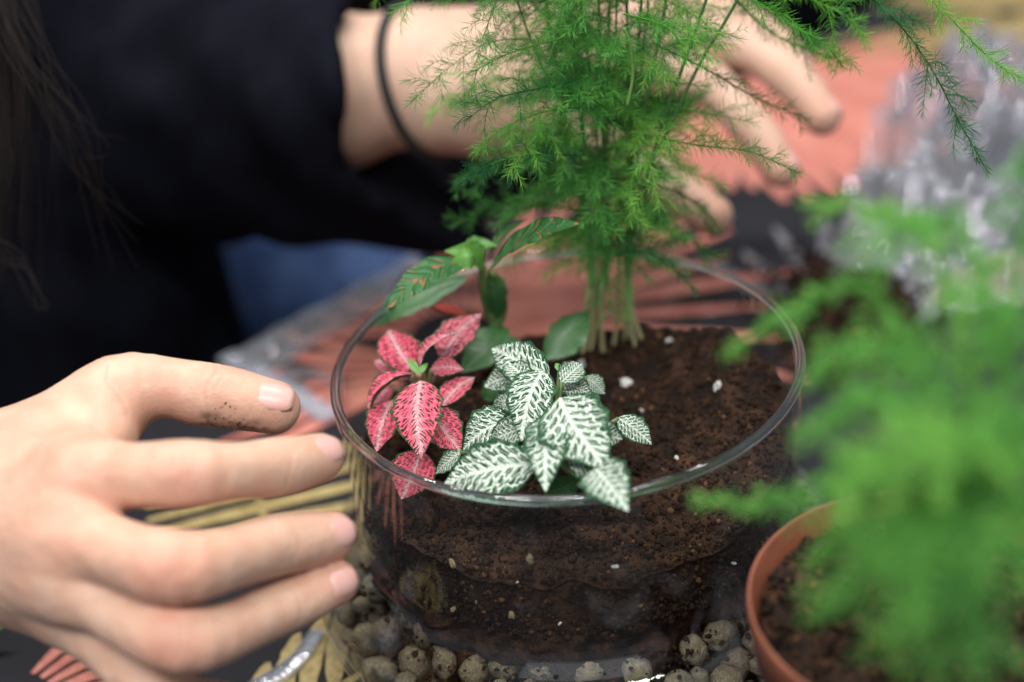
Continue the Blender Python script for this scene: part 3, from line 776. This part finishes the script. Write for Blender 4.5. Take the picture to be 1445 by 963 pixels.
def pfrond(pts, side, col, seed, **kw):
    f = Fern(seed); C = [base+prs.uniform(-.008, .008, 3)*(1, 1, 0)]+[ad(*q) for q in pts]
    f.branch(C, side, col, gap=.0058, nl=.0055, nw=.0004, spacing=.0016, per=4, start=.30, rad=.0006, **kw); f.build('frond', pf)
PF = [([(1330, 640, .325), (1240, 420, .315), (1130, 430, .32), (1025, 500, .325)], .012, PG1),
      ([(1280, 690, .33), (1180, 690, .325), (1080, 715, .325), (985, 702, .33)], .014, PG1),
      ([(1370, 620, .32), (1330, 380, .315), (1250, 300, .315), (1140, 285, .32)], .014, PG3),
      ([(1380, 560, .32), (1370, 350, .32), (1290, 310, .31), (1210, 370, .31)], .022, PG1),
      ([(1400, 560, .32), (1420, 380, .32), (1400, 300, .31), (1340, 330, .31)], .022, PG2),
      ([(1400, 560, .32), (1440, 360, .32), (1460, 270, .32), (1440, 220, .32)], .020, PG2),
      ([(1360, 640, .31), (1300, 520, .305), (1220, 490, .305), (1140, 530, .31)], .020, PG1),
      ([(1350, 660, .31), (1280, 580, .30), (1210, 570, .30), (1130, 610, .31)], .020, PG1),
      ([(1370, 640, .31), (1350, 520, .30), (1310, 470, .30), (1240, 470, .31)], .022, PG2),
      ([(1400, 640, .31), (1420, 500, .30), (1400, 430, .30), (1340, 420, .30)], .022, PG1),
      ([(1420, 640, .31), (1470, 520, .30), (1480, 460, .30), (1450, 420, .30)], .022, PG2),
      ([(1340, 720, .31), (1270, 700, .30), (1210, 730, .30), (1150, 800, .31)], .022, PG1),
      ([(1340, 730, .31), (1290, 740, .295), (1230, 800, .295), (1150, 880, .31)], .020, PG1),
      ([(1350, 730, .31), (1320, 740, .295), (1290, 820, .295), (1260, 940, .305)], .022, PG1),
      ([(1370, 740, .31), (1370, 760, .29), (1370, 850, .29), (1375, 950, .30)], .022, PG2),
      ([(1350, 700, .31), (1300, 650, .295), (1250, 650, .29), (1190, 680, .295)], .022, PG3),
      ([(1380, 690, .31), (1370, 630, .29), (1340, 620, .285), (1290, 640, .285)], .022, PG3),
      ([(1400, 700, .31), (1430, 640, .29), (1440, 610, .285), (1430, 590, .285)], .022, PG1),
      ([(1400, 720, .31), (1430, 720, .29), (1450, 760, .285), (1460, 820, .285)], .022, PG1),
      ([(1380, 700, .31), (1400, 570, .30), (1450, 520, .30), (1500, 520, .30)], .022, PG2),
      ([(1370, 720, .32), (1330, 700, .32), (1230, 660, .32), (1170, 650, .325)], .016, PG2),
      ([(1350, 740, .31), (1310, 790, .30), (1330, 870, .295), (1320, 980, .30)], .020, PG1)]
for i, (p, s_, c) in enumerate(PF):
    if i in (4, 8, 10, 19): continue
    pfrond([(x, y, .36-(.36-d)*1.6) for x, y, d in p], s_*(.72 if i < 11 else .82), c, 700+i)

# ================================================================== PLASTIC FILM, SPILLED SOIL, SMALL THINGS
def film(name, corners, nx, ny, hfun, mat, label, cat):
    c = [np.append(az(*p, 0)[:2], 0) for p in corners]; V = []
    for i in range(nx):
        for j in range(ny):
            a, b = i/(nx-1), j/(ny-1); p = (c[0]*(1-a)+c[1]*a)*(1-b)+(c[3]*(1-a)+c[2]*a)*b
            V.append((p[0], p[1], .0015+hfun(a, b, p)))
    return tag(link(name, mesh(name, V, gridfaces(nx, ny)), M[mat]), label, cat)
def ridg(x, y, s, o=4):
    return abs(noise.fractal(Vector((x*s, y*s, 3.1)), 1, 2.1, o))
film('plastic_bag', [(1150, 450), (1700, 420), (1560, 60), (1265, 110)], 150, 150,
     lambda a, b, p: .050*max(0, math.sin(math.pi*min(1, a*1.15)))*max(0, math.sin(math.pi*b))*(.35+1.0*ridg(p[0]*.6+p[1]*.6, p[1]*1.6-p[0], 13)) + .030*(1-min(1, 2.2*ridg(p[0]*1.4-p[1]*.4, p[1]*.6+p[0]*.3, 22, 2)))**2*math.sin(math.pi*b), 'plastic',
     'crumpled clear plastic bag on the table behind the potted fern', 'plastic bag')
film('plastic_wrap', [(318, 515), (585, 368), (600, 395), (365, 545)], 90, 24,
     lambda a, b, p: .007*ridg((p[0]-p[1])*2.2, (p[0]+p[1])*.25, 60) + .004*math.sin(math.pi*b), 'plastic',
     'creased strip of clear plastic film along the table edge', 'plastic film')
A, Bq = az(318, 503, .004), az(468, 589, .004)
d = nrm(Bq-A); sd = np.array([-d[1], d[0], 0]); L = np.linalg.norm(Bq-A); b = MB(); k = 20
ring = []
for i in range(k+1):
    t = -math.pi/2+math.pi*i/k; ring.append(Bq+d*(math.cos(t)*.0042-.0042)+sd*math.sin(t)*.0042)
ring += [A+sd*.0042, A-sd*.0042]; ring = np.array(ring)
nn = len(ring); b.add(np.vstack([ring-(0, 0, .0012), ring+(0, 0, .0012)]), [list(range(nn))[::-1], list(range(nn, 2*nn))]+[(i, (i+1) % nn, (i+1) % nn+nn, i+nn) for i in range(nn)])
tag(link('plastic_stick', b.mesh('plastic_stick'), M['stick'], smooth=False), 'clear flat plastic stick with rounded end lying behind the thumb', 'stick')
A, Bq = az(352, 972, .003), az(447, 884, .004)
C = catmull([A, (A+Bq)/2+(.003, -.002, .001), Bq], 14); V, F = tube(C, np.linspace(.0045, .0030, 14), 10); V[:, 2] = np.maximum(.0006, (V[:, 2]-.003)*.22+.0015)
tag(link('plastic_rod', mesh('plastic_rod', V, F), M['stick']), 'clear plastic strip beside the base of the glass bowl, below the fingers', 'strip')
pts = []; sz = []
for i in range(2600):
    p = az(1195+rng.normal(0, 48), 445+rng.normal(0, 38), 0); s = rng.choice([.0008, .0014, .0024], p=[.5, .35, .15])
    if math.hypot(p[0], p[1]) < .094: continue
    hgt = .012*math.exp(-((p[0]-.142)**2+(p[1]-.172)**2)/.0011)*rng.random()
    pts.append((p[0], p[1], .003+hgt)); sz.append(s)
sp_ = crumbs('spilled_soil', pts, sz, None, .10); tag(sp_, 'heap of loose dark soil on the table behind the bowl', 'soil', kind='stuff')
B_, T_ = az(-45, 905, .004), az(9, 878, .012)
fl = link('fallen_leaf', leaf_mesh('fallen_leaf', B_, T_, .007, shape='ob', seed=4), M['leaf_lime']); tag(fl, 'small bright green leaf tip on the table at the left edge below the wrist', 'leaf')

# ================================================================== PERSON
def sd_cone(X, a, b, ra, rb):
    a, b = np.asarray(a, np.float32), np.asarray(b, np.float32); ab = b-a; L2 = float(ab@ab)+1e-12
    t = np.clip(((X-a)@ab)/L2, 0, 1); d = X-a-t[..., None]*ab
    return np.sqrt((d*d).sum(-1)) - (ra+(rb-ra)*t)
def smin(a, b, k):
    h = np.clip(.5+.5*(b-a)/k, 0, 1); return b*(1-h)+a*h-k*h*(1-h)
def to_mesh(D, org, h):
    g = vdb.FloatGrid(background=1.0); g.copyFromArray(np.ascontiguousarray(D, dtype=np.float32))
    pts, quads = g.convertToQuads(isovalue=0.0)
    return np.asarray(pts)*h+org, np.asarray(quads)[:, ::-1]
def grid_for(pts, pad, h):
    lo = np.min(pts, 0)-pad; hi = np.max(pts, 0)+pad; n = np.ceil((hi-lo)/h).astype(int)
    ax = [lo[k]+np.arange(n[k])*h for k in range(3)]
    X = np.stack(np.meshgrid(*ax, indexing='ij'), -1).astype(np.float32); return X, lo
def sub(X, lo, h, pts, pad):
    a = np.maximum(0, ((np.min(pts, 0)-pad-lo)/h).astype(int)); b = np.minimum(X.shape[:3], ((np.max(pts, 0)+pad-lo)/h).astype(int)+2)
    return tuple(slice(a[k], b[k]) for k in range(3))
def build_hand(palm, fingers, h, kp=.012, kf=.007, dents=()):
    """palm: (a,b,ra,rb) cones blended softly; fingers: lists of (joint, radius)"""
    allp = [p for c in palm for p in c[:2]]+[j for f in fingers for j, _ in f]
    X, lo = grid_for(np.array(allp), .032, h)
    P = None
    for c in palm:
        d = sd_cone(X, *c); P = d if P is None else smin(P, d, kp)
    out = P.copy()
    for f in fingers:
        js = np.array([j for j, _ in f]); sl = sub(X, lo, h, js, .03); Xs = X[sl]; q = None
        nj = len(f); ts = np.linspace(0, nj-1, 6*(nj-1)+1); C = catmull(js, len(ts))
        rr = np.interp(ts, np.arange(nj), [r for _, r in f])*(1-.11*np.sin(np.pi*(ts % 1))**2*(ts < nj-2))     # bones slimmer than knuckles
        for k_ in range(len(ts)-1):
            d = sd_cone(Xs, C[k_], C[k_+1], rr[k_], rr[k_+1]); q = d if q is None else np.minimum(q, d)
        out[sl] = np.minimum(out[sl], smin(P[sl], q, kf))
    for (a, b, r, k) in dents:
        sl = sub(X, lo, h, np.array([a, b]), r+.012); d = sd_cone(X[sl], a, b, r, r)
        out[sl] = -smin(-out[sl], d, k)
    return to_mesh(out, lo, h)
def nail(parent, dip, tip, dorsal, r, scale=1.):
    b = nrm(np.asarray(tip)-np.asarray(dip)); n = np.asarray(dorsal, float); n = nrm(n-b*(n@b)); s = np.cross(b, n)
    nu, nv = 9, 12; V = []
    for i in range(nu):
        v = -1+2*i/(nu-1)
        for j in range(nv):
            u = -1+2*j/(nv-1); w_ = (1-min(1, abs(v))**4*.35)*.95; ang = u*.70*w_
            along = v*r*.66*scale-r*.05
            rr = r*1.034 - .10*r*max(0, v)**2*1.6 - .012*r*abs(u)**4*6
            V.append(np.asarray(tip)+b*along+(n*math.cos(ang)+s*math.sin(ang))*rr)
    me = mesh('fingernail', V, gridfaces(nu, nv)); o = link('fingernail', me, M['nail'], parent)
    md = o.modifiers.new('s', 'SOLIDIFY'); md.thickness = .0003; md.offset = 0; return o
def skin_col(V, red, base=(.665, .425, .305), hot=(.64, .28, .195)):
    C = np.tile(np.array(base), (len(V), 1))
    for p, r, k in red:
        wgt = 1.05*np.exp(-((V-np.asarray(p))**2).sum(1)/r**2)[:, None]*k; C = C*(1-wgt)+np.array(hot)*wgt
    return C

# near hand (its owner's right), back of the hand towards the camera, thumb on top
KH = .94
q = lambda x, y, d: ad(x, y, d*KH)
R_w = q(-75, 735, .435)
TH = [(q(40, 670, .432), .0125), (q(165, 552, .440), .0112), (q(298, 558, .444), .0101), (q(386, 575, .446), .0085)]
IX = [(q(118, 672, .402), .0108), (q(262, 669, .388), .0095), (q(388, 660, .404), .0085), (q(450, 647, .416), .0074)]
MD = [(q(92, 752, .396), .0110), (q(245, 800, .376), .0100), (q(392, 769, .400), .0087), (q(466, 757, .413), .0075)]
RG = [(q(100, 815, .398), .0106), (q(255, 902, .380), .0095), (q(398, 856, .402), .0079), (q(472, 822, .414), .0070)]
PK = [(q(112, 868, .408), .0100), (q(228, 975, .393), .0088), (q(310, 1000, .406), .0076), (q(355, 1005, .415), .0066)]
palm = [(R_w, q(100, 690, .412), .0225, .0135), (R_w, q(80, 752, .408), .0230, .0150), (R_w, q(88, 808, .412), .0215, .0140), (R_w, q(95, 850, .418), .019, .0120),
        (q(-75, 700, .435), q(150, 580, .440), .020, .0112), (q(60, 650, .425), q(150, 620, .428), .013, .008),
        (R_w, q(-420, 690, .50), .024, .027)]
for f in (TH, IX, MD, RG, PK): f[:] = [(j, r*KH) for j, r in f]
palm = [(a_, b2, ra*KH, rb*KH) for a_, b2, ra, rb in palm]
palm += [(R_w*.55+f[0][0]*.45, f[0][0]+TOCAM*.0018, .0120*KH, .0104*KH) for f in (IX, MD, RG)]
hV, hF = build_hand(palm, [TH, IX, MD, RG, PK], .00095,
                    dents=[(q(150, 628, .405), q(205, 612, .425), .0010, .004)])
red1 = [(IX[0][0]+TOCAM*.010, .014, .55), (MD[0][0]+TOCAM*.010, .013, .35), (IX[1][0]+TOCAM*.009, .011, .5), (MD[1][0]+TOCAM*.009, .011, .6), (RG[1][0]+TOCAM*.009, .011, .6)]
red1 += [(f[-1][0], .011, .45) for f in (TH, IX, MD, RG)] + [(q(215, 605, .43), .012, .5)]
hC = skin_col(hV, red1, (.650, .415, .300))
def creases(V, C, j, t, n, r, amp=.00035, gap=.0026, k=3, fade=.0034):
    j, t = np.asarray(j), nrm(t); n = nrm(n-t*(n@t)); d = V-j; s_ = d@t; up_ = d@n; lat = d@np.cross(t, n)
    m_ = np.clip((up_-.25*r)/(.5*r), 0, 1)*(np.hypot(up_, lat) < 1.5*r)
    s_ = s_ + .0010*np.sin(lat*420) ; g_ = np.cos(s_*2*np.pi/gap)*np.exp(-(s_/fade)**2)
    V -= (amp*np.clip(g_, 0, 1)*m_)[:, None]*n
    w_ = (np.clip(g_, 0, 1)**2*m_*.30)[:, None]; C[:] = C*(1-w_)+np.array((.46, .20, .14))*w_
def dors(f): return nrm(np.asarray(f[1][0])-(np.asarray(f[0][0])+np.asarray(f[3][0]))/2)
for f in (IX, MD, RG):
    for k_ in (1, 2): creases(hV, hC, f[k_][0], np.asarray(f[k_+1][0])-np.asarray(f[k_-1][0]), dors(f), f[k_][1])
for k_ in (1, 2): creases(hV, hC, TH[k_][0], TH[k_+1][0]-TH[k_-1][0], np.array([.1, -.42, .88]), TH[k_][1], .0004)
hV += (.00022*np.sin(hV[:, :1]*310+3*np.sin(hV[:, 1:2]*190))*np.sin(hV[:, 2:3]*280+2*np.sin(hV[:, :1]*150)))*TOCAM
mo = (np.sin(hV[:, 0]*210+4*np.sin(hV[:, 1]*130))*np.sin(hV[:, 2]*170+3*np.sin(hV[:, 0]*110)))[:, None]
hC *= 1+np.array([.03, .085, .10])*mo
nz_ = np.array([noise.fractal(Vector(p)*260, 1, 2, 4) for p in hV]); hV += (nz_*.00022)[:, None]*TOCAM
hC *= 1+np.array([.02, .06, .07])*nz_[:, None]
# soil rubbed into the thumb
tb_ = nrm(TH[3][0]-TH[2][0]); dv_ = hV-TH[2][0]; al = (dv_@tb_)/np.linalg.norm(TH[3][0]-TH[2][0]); dn = (dv_-np.outer(dv_@tb_, tb_))
low_ = -(dn@UP)/TH[2][1]; ms = np.clip((al+.25)/.3, 0, 1)*np.clip((1.25-al)/.3, 0, 1)*np.clip((low_-.25)/.4, 0, 1)*(np.linalg.norm(dn, axis=1) < .013)
ms = np.clip(ms*(.35+1.3*nz_), 0, .75)[:, None]; hC = hC*(1-ms)+np.array((.16, .075, .045))*ms
# far hand (left), reaching round behind the fern
wr1 = q(-420, 690, .50); q = ad
L_w = q(585, 110, .615)
LT = [(q(690, 150, .605), .0135), (q(800, 190, .600), .0115), (q(920, 250, .590), .0100), (q(1005, 305, .582), .0085)]
LI = [(q(860, 95, .635), .0115), (q(985, 110, .620), .0105), (q(1065, 185, .605), .0092), (q(1102, 240, .598), .0078)]
LM = [(q(880, 55, .645), .0118), (q(1030, 62, .630), .0108), (q(1115, 110, .615), .0096), (q(1160, 165, .607), .0082)]
LR = [(q(880, 30, .660), .0112), (q(1020, 25, .660), .0102), (q(1090, 60, .650), .0088), (q(1125, 100, .645), .0075)]
lp = [(q(470, 130, .625), L_w, .0305, .0245), (L_w, q(700, 128, .612), .0240, .0275), (L_w, q(840, 85, .635), .0235, .0150), (L_w, q(850, 55, .645), .0235, .0150), (L_w, q(850, 30, .66), .022, .0140), (q(640, 140, .605), q(720, 165, .603), .022, .016), (q(470, 130, .625), q(250, 140, .70), .033, .037)]
lV, lF = build_hand(lp, [LT, LI, LM, LR], .0013)
lC = skin_col(lV, [(f[-1][0], .013, .5) for f in (LT, LI, LM)] + [(q(740, 190, .59), .02, .3)], (.60, .40, .30))
# the rest of the body inside the clothes
SH_L, EL_L = np.array([-.20, .44, .26]), np.array([-.250, .385, .10])
SH_R, EL_R = np.array([-.42, .20, .26]), np.array([-.40, .07, .07])
HIP = np.array([-.34, .36, -.22])
KN_L, KN_R = np.array([-.035, .34, -.150]), np.array([-.12, .02, -.20])
wl, wr = q(250, 140, .70), wr1
def body_sdf(X, g):
    D = sd_cone(X, HIP, (-.33, .34, .20), .125+g, .120+g)
    for a, b_, ra, rb in ((SH_L, SH_R, .06, .06), (SH_L, EL_L, .05, .042), (EL_L, wl, .040, .034), (SH_R, EL_R, .05, .042), (EL_R, wr, .040, .027)):
        D = smin(D, sd_cone(X, a, b_, ra+g, rb+g), .03)
    return D
X, lo = grid_for(np.array([HIP, SH_L, SH_R, EL_L, EL_R, wl, wr, KN_L, KN_R]), .18, .010)
D = body_sdf(X, 0.)
for k_ in (KN_L, KN_R): D = smin(D, sd_cone(X, HIP+(k_-HIP)*.1+(0, 0, .0), k_, .085, .06), .03)
bV, bF = to_mesh(D, lo, .010)
V = np.concatenate([bV, hV, lV]); F = np.concatenate([bF, hF+len(bV), lF+len(bV)+len(hV)])
person = empty('person', (-.34, .36, -.75)); tag(person, 'person in black top and blue jeans reaching both hands round the glass bowl', 'person')
me = mesh('body', V, F); vcol(me, np.concatenate([np.tile((.6, .4, .3), (len(bV), 1)), hC, lC]))
body = link('body', me, M['skin'], person)
md = body.modifiers.new('sm', 'SMOOTH'); md.factor = .4; md.iterations = 1
def dorsal(f): return np.asarray(f[1][0])-(np.asarray(f[0][0])+np.asarray(f[3][0]))/2
nail(body, TH[2][0], TH[3][0], np.array([.10, -.42, .88]), TH[3][1], 1.15)
for f in (IX, MD, RG): nail(body, f[2][0], f[3][0], nrm(dorsal(f))+UP*.35, f[3][1])
for f in (LI, LM): nail(body, f[2][0], f[3][0], np.array([.5, .3, .8]), f[3][1])
# soil specks on the thumb
pts = []; tb = nrm(TH[3][0]-TH[2][0])
for i in range(46):
    t = rng.beta(1.3, 1.6); p = TH[2][0]*(1-t)+TH[3][0]*t; r = TH[2][1]*(1-t)+TH[3][1]*t
    a = rng.normal(-.72, .26); n = nrm(TOCAM-tb*(TOCAM@tb)); s_ = np.cross(tb, n); s_ = s_ if s_[2] > 0 else -s_
    pts.append(p+(n*math.cos(a)+s_*math.sin(a))*(r*1.0))
o = crumbs('dirt', pts, rng.choice([.00013, .0002, .0003], 46), body, .4); o['kind'] = 'stuff'
# jacket: torso and loose sleeves with open cuffs
X, lo = grid_for(np.array([HIP, SH_L, SH_R, EL_L, EL_R, q(700, 240, .60), wr]), .20, .0062)
D = sd_cone(X, HIP+(0, 0, .06), (-.33, .34, .20), .145, .135)
D = smin(D, sd_cone(X, (-.30, .30, -.10), (-.31, .31, .14), .135, .12), .04)
for a, b_, ra, rb in ((SH_L, SH_R, .075, .075), (SH_L, EL_L, .068, .060), (SH_R, EL_R, .068, .058), (EL_R, wr, .055, .042)): D = smin(D, sd_cone(X, a, b_, ra, rb), .035)
cuff = q(515, 128, .622); cax = nrm(cuff-wl)
sl_ = smin(sd_cone(X, EL_L, wl, .064, .056), sd_cone(X, wl, cuff+cax*.03, .056, .046), .02)
sl_ = smin(sl_, sd_cone(X, wl+(0, 0, -.02), q(676, 254, .650), .048, .034), .03)     # slack of the sleeve hanging below the wrist
low = X[..., 2]-float(cuff[2])
cut = ((X-cuff.astype(np.float32))@nrm(RT*.97+cax*.2).astype(np.float32)) + .9*np.minimum(0, low+.028)    # hem is cut back above the wrist, hangs forward below
sl_ = np.maximum(sl_, cut)
inner_c = sd_cone(X, cuff-cax*.04, cuff+cax*.06, .037, .037); sl_ = np.maximum(sl_, -inner_c)
D = smin(D, sl_, .02)
wr_ = (np.sin(X[..., 0]*70+X[..., 2]*55+4*np.sin(X[..., 1]*30))*np.sin(X[..., 1]*60-X[..., 2]*35+3*np.sin(X[..., 0]*25)))
D = D+.0042*wr_
D = np.maximum(D, (E0[0]-.003-X[..., 0])*0-1e3)     # keep shape as is
V, F = to_mesh(D, lo, .0062); jk = link('jacket', mesh('jacket', V, F), M['jacket'], person); md = jk.modifiers.new('sm', 'SMOOTH'); md.iterations = 3
# jeans
X, lo = grid_for(np.array([HIP, KN_L, KN_R, KN_L+(.0, 0, -.45), KN_R+(0, 0, -.45)]), .16, .009)
D = None
for k_ in (KN_L, KN_R):
    d = smin(sd_cone(X, np.array((-.24, .50, -.055)) if k_ is KN_L else HIP+(k_-HIP)*.15, k_, .115, .090), sd_cone(X, k_, k_+(-.06, .04, -.42), .068, .05), .03); D = d if D is None else smin(D, d, .03)
D = D+.002*np.sin(X[..., 0]*90+3*np.sin(X[..., 1]*40))*np.sin(X[..., 1]*75)
V, F = to_mesh(D, lo, .009); link('jeans', mesh('jeans', V, F), M['jeans'], person)
# hair tie round the far wrist
ax_ = nrm(nrm(q(690, 120, .612)-q(470, 130, .625)) + TOCAM*.36 + UP*.12)
wc = q(598, 110, .6145); e1 = nrm(np.cross(ax_, [0, 0, 1])); e2 = np.cross(ax_, e1); nb = 48
dv = lV-wc; near = np.abs(dv@ax_) < .004; dv = dv[near]; an = np.arctan2(dv@e2, dv@e1); rr = np.hypot(dv@e1, dv@e2)
near = rr < .06; an, rr = an[near], rr[near]
rad = np.array([rr[np.abs(np.angle(np.exp(1j*(an-t_)))) < .14].max() for t_ in np.linspace(-np.pi, np.pi, nb, endpoint=False)])
for _ in range(3): rad = (np.roll(rad, 1)+rad+np.roll(rad, -1))/3
t = np.r_[np.linspace(-np.pi, np.pi, nb, endpoint=False), np.pi]; rad = np.r_[rad, rad[0]]+.0008
ringp = wc+np.outer(np.cos(t)*rad, e1)+np.outer(np.sin(t)*rad, e2)
V, F = tube(ringp, .0023, 8, False); link('hair_tie', mesh('hair_tie', V, F), M['band'], person)
# hair hanging in at the upper left
b = MB(); hr = np.random.default_rng(3)
for i in range(300):
    x0 = hr.normal(-62, 38); dd = hr.uniform(.50, .58); ln = hr.uniform(200, 430); k = hr.normal(0, 1)
    C = catmull([ad(x0-20, -170, dd+.02), ad(x0+10+8*k, -20, dd), ad(x0+26+22*k, ln*.45, dd), ad(x0+14+30*k+hr.normal(0, 14), ln, dd+hr.normal(0, .01))], 12)
    b.add(*tube(C, np.linspace(.00018, .00007, 12), 3, False))
for i in range(16):
    C = catmull([ad(-40+hr.normal(0, 14), -100, .50), ad(40+hr.normal(0, 22), 60, .49), ad(105+hr.normal(0, 22), 190+hr.normal(0, 20), .49), ad(150+hr.normal(0, 26), 300+hr.normal(0, 50), .50)], 16)
    b.add(*tube(C, .00012, 3, False))
for i in range(8):
    C = catmull([ad(-60, 330+12*i, .50), ad(0+hr.normal(0, 5), 360+hr.normal(0, 14), .50), ad(40, 395+hr.normal(0, 20), .50), ad(62+hr.normal(0, 8), 430+hr.normal(0, 20), .50)], 10)
    b.add(*tube(C, .0001, 3, False))
link('hair', b.mesh('hair'), M['hair'], person)
